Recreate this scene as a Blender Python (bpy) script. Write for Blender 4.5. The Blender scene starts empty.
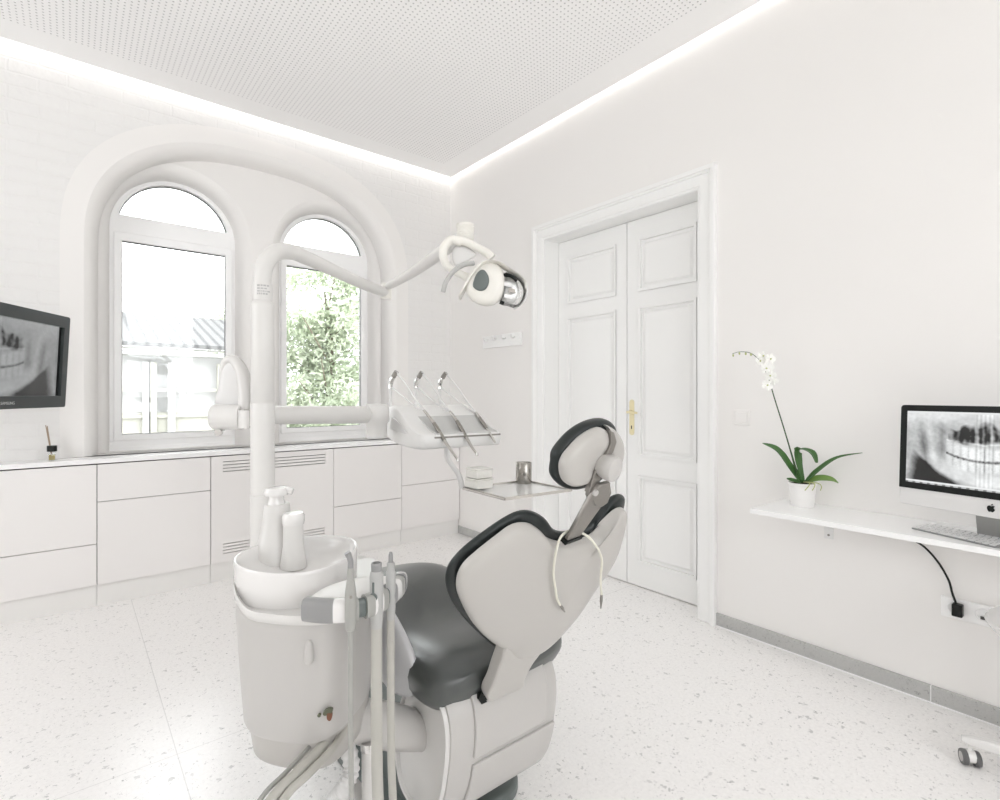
import bpy, math, random
from mathutils import Vector, Matrix, noise
random.seed(7)
C = bpy.context.scene.collection
PI = math.pi
# ------------------------------------------------------------------ camera
F, HZ, CH = 527.0, 394.0, 1.3
D1, D2 = (.77476, .63226), (-.63226, .77476)
sc = bpy.context.scene
cam = bpy.data.objects.new('camera', bpy.data.cameras.new('camera'))
C.objects.link(cam); sc.camera = cam
cam.data.sensor_width = 36; cam.data.lens = F / 1000 * 36
cam.data.shift_y = -(400 - HZ) / 1000
cam.data.clip_start = .02
cam.location = (0, 0, CH); cam.rotation_euler = (PI/2, 0, -math.atan2(.63226, .77476))
sc.view_settings.view_transform = 'Standard'; sc.view_settings.look = 'None'
sc.view_settings.gamma = 1; sc.view_settings.use_curve_mapping = False
sc.view_settings.exposure = 0.37

def cw(r, w, z=None):
    """survey frame of the room (right, forward from the tripod) to room x, y"""
    x, y = r*D1[0] + w*D1[1], r*D2[0] + w*D2[1]
    return (x, y) if z is None else (x, y, z)

# ------------------------------------------------------------------ materials
def nt(m): m.use_nodes = True; return m.node_tree
def mat(name, col, rough=.5, metal=0, spec=.5, coat=0, emit=None, es=1, bump=None, alpha=1):
    m = bpy.data.materials.new(name); t = nt(m); b = t.nodes['Principled BSDF']
    b.inputs['Base Color'].default_value = (*col, 1); b.inputs['Roughness'].default_value = rough
    b.inputs['Metallic'].default_value = metal; b.inputs['Specular IOR Level'].default_value = spec
    b.inputs['Coat Weight'].default_value = coat; b.inputs['Coat Roughness'].default_value = max(.34, rough) if name not in ('white ceramic',) else .08
    if emit: b.inputs['Emission Color'].default_value = (*emit, 1); b.inputs['Emission Strength'].default_value = es
    n = t.nodes.new('ShaderNodeTexNoise'); n.inputs['Scale'].default_value = bump[0] if bump else 60
    c = t.nodes.new('ShaderNodeTexCoord'); t.links.new(c.outputs['Object'], n.inputs['Vector'])
    if bump:
        bp = t.nodes.new('ShaderNodeBump'); bp.inputs['Strength'].default_value = bump[1]; bp.inputs['Distance'].default_value = .01
        t.links.new(n.outputs['Fac'], bp.inputs['Height']); t.links.new(bp.outputs['Normal'], b.inputs['Normal'])
    else:   # slight roughness variation
        r = t.nodes.new('ShaderNodeMapRange'); r.inputs['To Min'].default_value = max(0, rough-.03); r.inputs['To Max'].default_value = min(1, rough+.03)
        t.links.new(n.outputs['Fac'], r.inputs['Value']); t.links.new(r.outputs['Result'], b.inputs['Roughness'])
    return m
def N(t, kind, **kw):
    n = t.nodes.new(kind)
    for k, v in kw.items(): setattr(n, k, v)
    return n

M = {}
M['wall'] = mat('plaster white', (.84, .825, .81), .9, bump=(9, .03))
M['ceil'] = mat('ceiling white', (.93, .925, .92), .9)
M['paint'] = mat('satin white paint', (.87, .87, .862), .38, bump=(14, .015))
M['lac'] = mat('white lacquer front', (.82, .80, .79), .42)
M['plinth'] = mat('plinth white', (.80, .79, .775), .5)
M['top'] = mat('white solid surface', (.9, .9, .9), .22)
M['upvc'] = mat('white window plastic', (.92, .92, .92), .34)
M['gap'] = mat('dark shadow gap', (.09, .085, .08), .8)
M['gasket'] = mat('grey rubber gasket', (.16, .165, .17), .6)
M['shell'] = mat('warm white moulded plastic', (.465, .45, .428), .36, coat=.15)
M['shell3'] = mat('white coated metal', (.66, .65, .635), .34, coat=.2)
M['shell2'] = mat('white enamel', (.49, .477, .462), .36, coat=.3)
M['cream'] = mat('cream enamel', (.74, .725, .68), .34, coat=.2)
M['console'] = mat('glossy white console plastic', (.76, .755, .745), .34, coat=.2)
M['ceramic'] = mat('white ceramic', (.74, .73, .72), .14, coat=.6)
M['leather'] = mat('charcoal upholstery', (.045, .052, .050), .33, spec=.8, coat=.35, bump=(220, .02))
M['leather2'] = mat('dark charcoal upholstery', (.016, .021, .021), .34, spec=.38, bump=(220, .02))
M['dgrey'] = mat('dark grey green plastic', (.12, .14, .135), .38)
M['mgrey'] = mat('mid grey plastic', (.27, .27, .27), .4)
M['hgrey'] = mat('grey silicone hose', (.34, .34, .32), .45)
M['hose2'] = mat('warm grey hose', (.43, .42, .385), .45)
M['lhose'] = mat('pale silicone hose', (.66, .655, .65), .4)
M['brack'] = mat('brushed grey metal', (.27, .255, .235), .42, metal=.6)
M['pgrey2'] = mat('light grey silicone mat', (.55, .55, .54), .5)
M['pgrey'] = mat('pale grey handpiece', (.42, .42, .41), .42)
M['chrome'] = mat('chrome', (.72, .71, .70), .12, metal=1)
M['silver'] = mat('satin silver reflector', (.80, .80, .80), .35, metal=.7)
M['steeld'] = mat('dark polished steel', (.34, .325, .30), .22, metal=1)
M['steel'] = mat('stainless steel', (.58, .56, .53), .2, metal=1)
M['brass'] = mat('brass', (.86, .78, .52), .38, metal=.5)
M['black'] = mat('black plastic', (.010, .012, .011), .35, spec=.25)
M['tvb'] = mat('dark grey gloss plastic', (.035, .042, .042), .3, coat=.25)
M['alu'] = mat('silver aluminium', (.76, .755, .75), .36, metal=.35)
M['alud'] = mat('brushed aluminium stand', (.40, .40, .39), .35, metal=.8)
M['key'] = mat('white key', (.85, .85, .85), .4)
M['leaf'] = mat('orchid leaf', (.045, .13, .028), .35, bump=(60, .1))
M['leafp'] = mat('pale leaf', (.17, .30, .07), .35)
M['stem'] = mat('green stem', (.035, .075, .025), .5)
M['petal'] = mat('white petal', (.88, .88, .85), .6)
M['yell'] = mat('pale green throat', (.45, .48, .22), .6)
M['soil'] = mat('bark soil', (.03, .02, .014), .9, bump=(80, 1))
M['pot'] = mat('white pot', (.84, .83, .82), .5)
M['cord'] = mat('ivory cord', (.74, .73, .64), .5)
M['rubber'] = mat('grey rubber', (.13, .13, .13), .6)
M['oil'] = mat('amber oil', (.75, .62, .22), .15)
M['reed'] = mat('brown reed', (.35, .27, .2), .7)
M['led'] = mat('led strip', (1, 1, 1), .5, emit=(1, .985, .97), es=5)
M['frost'] = mat('frosted clear plastic', (.80, .79, .75), .2)
M['brown'] = mat('brown print', (.16, .06, .03), .5)
M['olive'] = mat('olive print', (.10, .11, .07), .5)
M['text'] = mat('pale grey print', (.55, .56, .56), .4)
M['tgrey'] = mat('grey print', (.42, .42, .42), .5)
M['house'] = mat('pale render', (.37, .365, .325), .9)
M['housew'] = mat('white render', (.45, .45, .45), .9)
M['bark'] = mat('tree bark', (.2, .17, .13), .9)

def glassmat(name, refl, tint=(1, 1, 1)):
    m = bpy.data.materials.new(name); t = nt(m); t.nodes.clear()
    o = N(t, 'ShaderNodeOutputMaterial'); mx = N(t, 'ShaderNodeMixShader'); tr = N(t, 'ShaderNodeBsdfTransparent'); g = N(t, 'ShaderNodeBsdfGlossy')
    tr.inputs[0].default_value = (*tint, 1); g.inputs['Roughness'].default_value = .03
    fr = N(t, 'ShaderNodeFresnel'); ml = N(t, 'ShaderNodeMath', operation='MULTIPLY'); ml.inputs[1].default_value = refl
    t.links.new(fr.outputs[0], ml.inputs[0]); t.links.new(ml.outputs[0], mx.inputs[0])
    t.links.new(tr.outputs[0], mx.inputs[1]); t.links.new(g.outputs[0], mx.inputs[2]); t.links.new(mx.outputs[0], o.inputs[0])
    return m
M['glass'] = glassmat('window glass', 1.0, (.97, .98, .98))
M['clear'] = glassmat('clear plastic', 1.2, (.975, .98, .975))

def foliage():
    m = bpy.data.materials.new('foliage'); t = nt(m); b = t.nodes['Principled BSDF']
    b.inputs['Roughness'].default_value = .7
    n = N(t, 'ShaderNodeTexNoise'); n.inputs['Scale'].default_value = 1.3; c = N(t, 'ShaderNodeTexCoord'); t.links.new(c.outputs['Object'], n.inputs['Vector'])
    r = N(t, 'ShaderNodeValToRGB'); r.color_ramp.elements[0].position = .35; r.color_ramp.elements[0].color = (.48, .53, .42, 1)
    r.color_ramp.elements[1].position = .65; r.color_ramp.elements[1].color = (.68, .72, .60, 1)
    t.links.new(n.outputs['Fac'], r.inputs[0]); t.links.new(r.outputs[0], b.inputs['Base Color'])
    tl = N(t, 'ShaderNodeBsdfTranslucent'); t.links.new(r.outputs[0], tl.inputs[0]); mx = N(t, 'ShaderNodeMixShader'); mx.inputs[0].default_value = .5
    o = t.nodes['Material Output']; t.links.new(b.outputs[0], mx.inputs[1]); t.links.new(tl.outputs[0], mx.inputs[2]); t.links.new(mx.outputs[0], o.inputs[0])
    return m
M['foliage'] = foliage()

def terrazzo(name, base, dark, scale, seams=False, thr=.30, rough=.3):
    m = bpy.data.materials.new(name); t = nt(m); b = t.nodes['Principled BSDF']; L = t.links.new
    c = N(t, 'ShaderNodeTexCoord'); out = None
    rgb = N(t, 'ShaderNodeRGB'); rgb.outputs[0].default_value = (*base, 1); cur = rgb.outputs[0]
    # soft large scale cloud
    cl = N(t, 'ShaderNodeTexNoise'); cl.inputs['Scale'].default_value = scale*.9; cl.inputs['Detail'].default_value = 4; L(c.outputs['Object'], cl.inputs['Vector'])
    crm = N(t, 'ShaderNodeMapRange'); crm.inputs['From Min'].default_value = .35; crm.inputs['From Max'].default_value = .7
    crm.inputs['To Max'].default_value = .22; L(cl.outputs['Fac'], crm.inputs['Value'])
    mx = N(t, 'ShaderNodeMix', data_type='RGBA'); L(crm.outputs[0], mx.inputs[0]); L(cur, mx.inputs[6]); mx.inputs[7].default_value = (*[k*.72 for k in base], 1); cur = mx.outputs[2]
    for k, (s, f, lo, amt) in enumerate([(scale, dark, .25, .75), (scale*.55, tuple(x*1.5 for x in dark), .2, .55), (scale*2.2, tuple(x*1.1 for x in dark), .22, .6)]):
        nz = N(t, 'ShaderNodeTexNoise'); nz.inputs['Scale'].default_value = s*1.4; L(c.outputs['Object'], nz.inputs['Vector'])
        ad = N(t, 'ShaderNodeMix', data_type='VECTOR'); ad.inputs[0].default_value = .035 if k else .03
        L(c.outputs['Object'], ad.inputs[4]); L(nz.outputs['Color'], ad.inputs[5])
        v = N(t, 'ShaderNodeTexVoronoi'); v.inputs['Scale'].default_value = s; v.inputs['Randomness'].default_value = 1; L(ad.outputs[1], v.inputs['Vector'])
        # chip only in some cells, of varying size
        sep = N(t, 'ShaderNodeSeparateColor'); L(v.outputs['Color'], sep.inputs[0])
        pick = N(t, 'ShaderNodeMath', operation='LESS_THAN'); pick.inputs[1].default_value = thr; L(sep.outputs[0], pick.inputs[0])
        sz = N(t, 'ShaderNodeMath', operation='MULTIPLY'); L(sep.outputs[1], sz.inputs[0]); sz.inputs[1].default_value = .42
        lt = N(t, 'ShaderNodeMath', operation='LESS_THAN'); L(v.outputs['Distance'], lt.inputs[0]); L(sz.outputs[0], lt.inputs[1])
        ml = N(t, 'ShaderNodeMath', operation='MULTIPLY'); L(pick.outputs[0], ml.inputs[0]); L(lt.outputs[0], ml.inputs[1])
        m2 = N(t, 'ShaderNodeMath', operation='MULTIPLY'); L(ml.outputs[0], m2.inputs[0]); L(sep.outputs[2], m2.inputs[1])
        m3 = N(t, 'ShaderNodeMath', operation='MULTIPLY'); L(m2.outputs[0], m3.inputs[0]); m3.inputs[1].default_value = amt
        mx = N(t, 'ShaderNodeMix', data_type='RGBA'); L(m3.outputs[0], mx.inputs[0]); L(cur, mx.inputs[6]); mx.inputs[7].default_value = (*f, 1); cur = mx.outputs[2]
    if seams:
        sp = N(t, 'ShaderNodeSeparateXYZ'); L(c.outputs['Object'], sp.inputs[0])
        acc = None
        for ax, off, size in ((0, .30, 9.6), (1, 2.21, 9.6)):
            a = N(t, 'ShaderNodeMath', operation='SUBTRACT'); L(sp.outputs[ax], a.inputs[0]); a.inputs[1].default_value = off
            w = N(t, 'ShaderNodeMath', operation='PINGPONG'); L(a.outputs[0], w.inputs[0]); w.inputs[1].default_value = size/2
            l = N(t, 'ShaderNodeMath', operation='LESS_THAN'); L(w.outputs[0], l.inputs[0]); l.inputs[1].default_value = .0016
            if acc is None: acc = l.outputs[0]
            else:
                mm = N(t, 'ShaderNodeMath', operation='MAXIMUM'); L(acc, mm.inputs[0]); L(l.outputs[0], mm.inputs[1]); acc = mm.outputs[0]
        h = N(t, 'ShaderNodeMath', operation='MULTIPLY'); L(acc, h.inputs[0]); h.inputs[1].default_value = .35
        mx = N(t, 'ShaderNodeMix', data_type='RGBA'); L(h.outputs[0], mx.inputs[0]); L(cur, mx.inputs[6]); mx.inputs[7].default_value = (.35, .35, .34, 1); cur = mx.outputs[2]
    L(cur, b.inputs['Base Color']); b.inputs['Roughness'].default_value = rough
    return m
M['floor'] = terrazzo('white terrazzo', (.93, .917, .907), (.24, .24, .24), 88, True, .33, .26)
M['tbase'] = terrazzo('grey terrazzo', (.50, .50, .49), (.14, .14, .14), 105, False, .62, .4)

def perforated():
    m = bpy.data.materials.new('perforated white board'); t = nt(m); b = t.nodes['Principled BSDF']; L = t.links.new
    c = N(t, 'ShaderNodeTexCoord'); sp = N(t, 'ShaderNodeSeparateXYZ'); L(c.outputs['Object'], sp.inputs[0])
    P = .0278; q = []
    for ax in (0, 1):
        a = N(t, 'ShaderNodeMath', operation='PINGPONG'); L(sp.outputs[ax], a.inputs[0]); a.inputs[1].default_value = P/2
        s = N(t, 'ShaderNodeMath', operation='POWER'); L(a.outputs[0], s.inputs[0]); s.inputs[1].default_value = 2; q.append(s)
    ad = N(t, 'ShaderNodeMath', operation='ADD'); L(q[0].outputs[0], ad.inputs[0]); L(q[1].outputs[0], ad.inputs[1])
    lt = N(t, 'ShaderNodeMath', operation='LESS_THAN'); L(ad.outputs[0], lt.inputs[0]); lt.inputs[1].default_value = .0050**2
    # plain margin along the edges
    cur = lt.outputs[0]
    for ax, lo, hi in ((0, -2.0, 2.575), (1, -2.9, 3.94)):
        g = N(t, 'ShaderNodeMath', operation='GREATER_THAN'); L(sp.outputs[ax], g.inputs[0]); g.inputs[1].default_value = lo
        l = N(t, 'ShaderNodeMath', operation='LESS_THAN'); L(sp.outputs[ax], l.inputs[0]); l.inputs[1].default_value = hi
        for k in (g, l):
            mu = N(t, 'ShaderNodeMath', operation='MULTIPLY'); L(cur, mu.inputs[0]); L(k.outputs[0], mu.inputs[1]); cur = mu.outputs[0]
    mx = N(t, 'ShaderNodeMix', data_type='RGBA'); L(cur, mx.inputs[0]); mx.inputs[6].default_value = (.94, .935, .93, 1); mx.inputs[7].default_value = (.56, .56, .56, 1)
    L(mx.outputs[2], b.inputs['Base Color']); b.inputs['Roughness'].default_value = .9
    return m
M['perf'] = perforated()

def brickmat():
    m = bpy.data.materials.new('white painted brick'); t = nt(m); b = t.nodes['Principled BSDF']; L = t.links.new
    b.inputs['Base Color'].default_value = (.80, .792, .782, 1); b.inputs['Roughness'].default_value = .85
    c = N(t, 'ShaderNodeTexCoord'); mp = N(t, 'ShaderNodeMapping'); mp.inputs['Rotation'].default_value = (PI/2, 0, 0); L(c.outputs['Object'], mp.inputs['Vector'])
    nz = N(t, 'ShaderNodeTexNoise'); nz.inputs['Scale'].default_value = 9; L(mp.outputs[0], nz.inputs['Vector'])
    ad = N(t, 'ShaderNodeMix', data_type='VECTOR'); ad.inputs[0].default_value = .02; L(mp.outputs[0], ad.inputs[4]); L(nz.outputs['Color'], ad.inputs[5])
    br = N(t, 'ShaderNodeTexBrick'); L(ad.outputs[1], br.inputs['Vector'])
    br.inputs['Scale'].default_value = 1; br.inputs['Brick Width'].default_value = .27; br.inputs['Row Height'].default_value = .078
    br.inputs['Mortar Size'].default_value = .008; br.inputs['Mortar Smooth'].default_value = .7
    br.inputs['Color1'].default_value = (1, 1, 1, 1); br.inputs['Color2'].default_value = (.75, .75, .75, 1); br.inputs['Mortar'].default_value = (.1, .1, .1, 1)
    n2 = N(t, 'ShaderNodeTexNoise'); n2.inputs['Scale'].default_value = 28; n2.inputs['Detail'].default_value = 6; L(mp.outputs[0], n2.inputs['Vector'])
    n3 = N(t, 'ShaderNodeTexNoise'); n3.inputs['Scale'].default_value = 2.2; L(mp.outputs[0], n3.inputs['Vector'])
    ml = N(t, 'ShaderNodeMath', operation='MULTIPLY'); L(br.outputs['Color'], ml.inputs[0]); L(n3.outputs['Fac'], ml.inputs[1])
    a2 = N(t, 'ShaderNodeMath', operation='MULTIPLY_ADD'); L(n2.outputs['Fac'], a2.inputs[0]); a2.inputs[1].default_value = .55; L(ml.outputs[0], a2.inputs[2])
    bp = N(t, 'ShaderNodeBump'); bp.inputs['Strength'].default_value = .32; bp.inputs['Distance'].default_value = .02
    L(a2.outputs[0], bp.inputs['Height']); L(bp.outputs['Normal'], b.inputs['Normal'])
    return m
M['brick'] = brickmat()

def tilemat():
    m = bpy.data.materials.new('pale roof tiles'); t = nt(m); b = t.nodes['Principled BSDF']; L = t.links.new
    c = N(t, 'ShaderNodeTexCoord'); w = N(t, 'ShaderNodeTexWave'); w.inputs['Scale'].default_value = 1.6; w.inputs['Distortion'].default_value = .4
    L(c.outputs['Object'], w.inputs['Vector']); r = N(t, 'ShaderNodeValToRGB')
    r.color_ramp.elements[0].color = (.085, .085, .085, 1); r.color_ramp.elements[1].color = (.15, .15, .15, 1)
    r.color_ramp.elements[0].position = .1; r.color_ramp.elements[1].position = .5
    L(w.outputs['Fac'], r.inputs[0]); L(r.outputs[0], b.inputs['Base Color']); b.inputs['Roughness'].default_value = .9
    return m
M['tiles'] = tilemat()

def screenmat(name, es):
    m = bpy.data.materials.new(name); t = nt(m); b = t.nodes['Principled BSDF']; L = t.links.new
    a = N(t, 'ShaderNodeVertexColor'); a.layer_name = 'picture'
    b.inputs['Base Color'].default_value = (.02, .02, .02, 1); b.inputs['Roughness'].default_value = .15
    L(a.outputs[0], b.inputs['Emission Color']); b.inputs['Emission Strength'].default_value = es
    return m
M['screen'] = screenmat('monitor screen', .74); M['tvscreen'] = screenmat('television screen', .42)

# ------------------------------------------------------------------ mesh helpers
WORLD = {}      # world position of each root empty (children are modelled in room coordinates)
class MB:
    def __init__(s): s.v = []; s.f = []; s.fm = []; s.cur = 0
    def add(s, vs, fs):
        o = len(s.v); s.v += [tuple(p) for p in vs]; s.f += [tuple(i+o for i in f) for f in fs]; s.fm += [s.cur]*len(fs); return s
    def box(s, a, b, R=None):
        (x0, y0, z0), (x1, y1, z1) = a, b
        vs = [Vector(p) for p in ((x0,y0,z0),(x1,y0,z0),(x1,y1,z0),(x0,y1,z0),(x0,y0,z1),(x1,y0,z1),(x1,y1,z1),(x0,y1,z1))]
        if R: vs = [R @ p for p in vs]
        return s.add(vs, [(0,3,2,1),(4,5,6,7),(0,1,5,4),(1,2,6,5),(2,3,7,6),(3,0,4,7)])
    def tube(s, pts, r, n=12, caps=True, flat=None):
        pts = [Vector(p) for p in pts]; rs = r if isinstance(r, (list, tuple)) else [r]*len(pts)
        rings = []; up = None
        for i, p in enumerate(pts):
            t = (pts[min(i+1, len(pts)-1)] - pts[max(i-1, 0)]).normalized()
            if up is None: up = t.orthogonal().normalized()
            up = (up - t*up.dot(t)).normalized(); w = t.cross(up)
            rings.append([p + (up*math.cos(2*PI*k/n) + w*math.sin(2*PI*k/n))*rs[i] for k in range(n)])
        return s.rings(rings, caps)
    def rings(s, rings, caps=True, closed=False):
        n = len(rings[0]); vs = [p for R_ in rings for p in R_]; fs = []
        m = len(rings)
        for i in range(m if closed else m-1):
            j = (i+1) % m
            for k in range(n): fs.append((i*n+k, i*n+(k+1)%n, j*n+(k+1)%n, j*n+k))
        if caps and not closed: fs.append(tuple(range(n))[::-1]); fs.append(tuple((m-1)*n+k for k in range(n)))
        return s.add(vs, fs)
    def lathe(s, prof, c=(0,0,0), axis=(0,0,1), n=28, squash=1.0):
        """prof: (radius, height) pairs"""
        a = Vector(axis).normalized(); u = a.orthogonal().normalized()
        if abs(a.z) < .9: u = Vector((0,0,1)) - a*a.z; u.normalize()
        w = a.cross(u); c = Vector(c)
        rings = [[c + a*h + (u*math.cos(2*PI*k/n) + w*math.sin(2*PI*k/n)*squash)*max(r, 1e-5) for k in range(n)] for r, h in prof]
        return s.rings(rings)
    def prism(s, outl, d0, d1, fn):
        """outline in 2d, fn(a,b,d)->point, between depths d0 and d1"""
        n = len(outl); vs = [fn(a, b, d0) for a, b in outl] + [fn(a, b, d1) for a, b in outl]
        fs = [tuple(range(n))[::-1], tuple(range(n, 2*n))] + [(k, (k+1)%n, n+(k+1)%n, n+k) for k in range(n)]
        return s.add(vs, fs)
    def build(s, name, m, parent=None, bevel=0, smooth=True, sub=0, local=False, ang=35, seg=2):
        me = bpy.data.meshes.new(name)
        vs = s.v; off = Vector((0,0,0))
        if parent is None:
            if not local:
                xs = [p[0] for p in vs]; ys = [p[1] for p in vs]; zs = [p[2] for p in vs]
                off = Vector(((min(xs)+max(xs))/2, (min(ys)+max(ys))/2, min(zs)))
        elif not local:
            r = parent
            while r.parent: r = r.parent
            off = Vector(r.location)
        me.from_pydata([tuple(Vector(p)-off) for p in vs], [], s.f)
        ms = m if isinstance(m, list) else [m]
        for x in ms: me.materials.append(M[x] if isinstance(x, str) else x)
        if len(ms) > 1: me.polygons.foreach_set('material_index', s.fm)
        import bmesh
        bm = bmesh.new(); bm.from_mesh(me); bmesh.ops.recalc_face_normals(bm, faces=bm.faces); bm.to_mesh(me); bm.free()
        if smooth:
            me.polygons.foreach_set('use_smooth', [True]*len(me.polygons))
            if not sub: me.set_sharp_from_angle(angle=math.radians(ang))
        me.update()
        o = bpy.data.objects.new(name, me); C.objects.link(o)
        if parent is None and not local: o.location = off
        if parent: o.parent = parent
        if sub:
            k = o.modifiers.new('sub', 'SUBSURF'); k.levels = sub; k.render_levels = sub
        if bevel:
            k = o.modifiers.new('bev', 'BEVEL'); k.width = bevel; k.segments = seg; k.limit_method = 'ANGLE'; k.angle_limit = math.radians(40)
            k.harden_normals = False
        return o

def thing(name, label, cat, loc=(0,0,0), rz=0, group=None, kind=None):
    o = bpy.data.objects.new(name, None); C.objects.link(o); o.location = loc; o.rotation_euler = (0, 0, rz)
    o.empty_display_size = .05
    if label: o['label'] = label
    if cat: o['category'] = cat
    if group: o['group'] = group
    if kind: o['kind'] = kind
    return o
def tag(o, label, cat, group=None, kind=None):
    o['label'] = label; o['category'] = cat
    if group: o['group'] = group
    if kind: o['kind'] = kind
    return o
def struct(o): o['kind'] = 'structure'; return o
def box(a, b): return MB().box(a, b)

def catmull(pts, n=8, closed=False):
    P_ = [Vector(p) for p in pts]; out = []; m = len(P_)
    rng = range(m) if closed else range(m-1)
    for i in rng:
        g = (lambda k: P_[k % m]) if closed else (lambda k: P_[max(0, min(m-1, k))])
        p0, p1, p2, p3 = g(i-1), g(i), g(i+1), g(i+2)
        for j in range(n):
            t = j/n
            out.append(.5*((2*p1) + (p2-p0)*t + (2*p0-5*p1+4*p2-p3)*t*t + (3*p1-p0-3*p2+p3)*t**3))
    if not closed: out.append(P_[-1].copy())
    return out
def lerp_list(vals, m):
    out = []
    for i in range(m):
        t = i/(m-1)*(len(vals)-1); k = min(int(t), len(vals)-2); out.append(vals[k] + (vals[k+1]-vals[k])*(t-k))
    return out
def pillow(mb, outl, c, front, back, fn, e1=.55, e2=.55, K=9, n=5, bend=None):
    """rounded cushion over a smooth outline: fn(a,b,depth)->point; thickness front (negative depth) and back"""
    o = catmull([(p[0], p[1], 0) for p in outl], n, True); rings = []
    for i in range(1, 2*K):
        ph = PI*i/(2*K); sx = max(math.sin(ph), 0)**e1; cz = math.cos(ph); dz = (abs(cz)**e2)*(1 if cz > 0 else -1)
        d = dz*back if dz > 0 else dz*front
        rings.append([fn(c[0]+(p.x-c[0])*sx, c[1]+(p.y-c[1])*sx, d + (bend(p.x, p.y, sx) if bend else 0)) for p in o])
    return mb.rings(rings)
def plate(name, outl, holes, m, fn, d0, d1, parent=None, bevel=0):
    """flat plate with holes via a filled 2d curve; (a,b)->fn(a,b,d)"""
    cu = bpy.data.curves.new('tmp', 'CURVE'); cu.dimensions = '2D'; cu.fill_mode = 'BOTH'; cu.extrude = .5
    for L_ in [outl] + holes:
        sp = cu.splines.new('POLY'); sp.points.add(len(L_)-1); sp.use_cyclic_u = True
        for p, q in zip(sp.points, L_): p.co = (q[0], q[1], 0, 1)
    ob = bpy.data.objects.new('tmp', cu); me = bpy.data.meshes.new_from_object(ob)
    mb = MB(); mb.add([fn(v.co.x, v.co.y, d0 if v.co.z < 0 else d1) for v in me.vertices], [tuple(p.vertices) for p in me.polygons])
    bpy.data.objects.remove(ob); bpy.data.curves.remove(cu); bpy.data.meshes.remove(me)
    # weld
    o = mb.build(name, m, parent, smooth=False)
    import bmesh
    bm = bmesh.new(); bm.from_mesh(o.data); bmesh.ops.remove_doubles(bm, verts=bm.verts, dist=1e-5)
    bmesh.ops.recalc_face_normals(bm, faces=bm.faces); bm.to_mesh(o.data); bm.free()
    if bevel:
        k = o.modifiers.new('bev', 'BEVEL'); k.width = bevel; k.segments = 2; k.limit_method = 'ANGLE'; k.angle_limit = math.radians(50)
    return o
XZ = lambda a, b, d: (a, d, b)
YZ = lambda a, b, d: (d, a, b)
XY = lambda a, b, d: (a, b, d)
def textmesh(name, s, size, m, parent, fn, local=False):
    cu = bpy.data.curves.new('tmp', 'FONT'); cu.body = s; cu.size = size; cu.align_x = 'CENTER'; cu.align_y = 'CENTER'; cu.extrude = .0004
    ob = bpy.data.objects.new('tmp', cu); me = bpy.data.meshes.new_from_object(ob)
    mb = MB().add([fn(*v.co) for v in me.vertices], [tuple(p.vertices) for p in me.polygons])
    bpy.data.objects.remove(ob); bpy.data.curves.remove(cu); bpy.data.meshes.remove(me)
    return mb.build(name, m, parent, local=local, smooth=False)
def rrect(x0, y0, x1, y1, r, n=6):
    o = []
    for cx, cy, a0 in ((x1-r, y0+r, -90), (x1-r, y1-r, 0), (x0+r, y1-r, 90), (x0+r, y0+r, 180)):
        for k in range(n+1):
            a = math.radians(a0 + 90*k/n); o.append((cx+r*math.cos(a), cy+r*math.sin(a)))
    return o
def arch(cx, hw, z0, zs, R=None, n=36, p=2.0, hz=None):
    """closed outline: straight sides from z0 to the spring line zs, then a (super)elliptic head"""
    hz = hz or hw; o = [(cx-hw, z0), (cx+hw, z0)]
    for k in range(n+1):
        a = PI*k/n; c_, s_ = math.cos(a), math.sin(a)
        o.append((cx + hw*math.copysign(abs(c_)**(2/p), c_), zs + hz*abs(s_)**(2/p)))
    return o

# ------------------------------------------------------------------ room shell
XR, YW, ZC = 2.82, 4.21, 3.34
XL, YB = -2.3, -3.2
struct(box((XL-.2, YB-.2, -.12), (XR+.4, YW+.5, 0)).build('floor', 'floor', smooth=False))
fl = bpy.data.objects['floor']
# floor pattern in room coordinates
for o_ in (fl,):
    d = o_.location.copy(); o_.data.transform(Matrix.Translation(d)); o_.location = (0, 0, 0)
cs = struct(box((XL-.2, YB-.2, 3.52), (XR+.25, YW+.6, 3.6)).build('ceiling', 'ceil', smooth=False))
cp = box((XL+.06, YB+.06, ZC), (2.78, 4.135, ZC+.03)).build('ceiling', 'perf', smooth=False); struct(cp)
d = cp.location.copy(); cp.data.transform(Matrix.Translation(d)); cp.location = (0, 0, 0)
# led coves above the edge of the hung ceiling
led = thing('cove_light', 'glowing white light strip hidden above the edge of the perforated ceiling', 'light', (2.7, 4.0, ZC+.04))
MB().box((XL+.1, 4.05, ZC+.035), (2.70, 4.10, ZC+.05)).build('light_strip', 'led', led, smooth=False)
MB().box((2.70, YB+.1, ZC+.035), (2.745, 4.10, ZC+.05)).build('light_strip', 'led', led, smooth=False)
MB().box((XL+.1, YB+.1, ZC+.035), (XL+.14, 4.0, ZC+.05)).build('light_strip', 'led', led, smooth=False)

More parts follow.
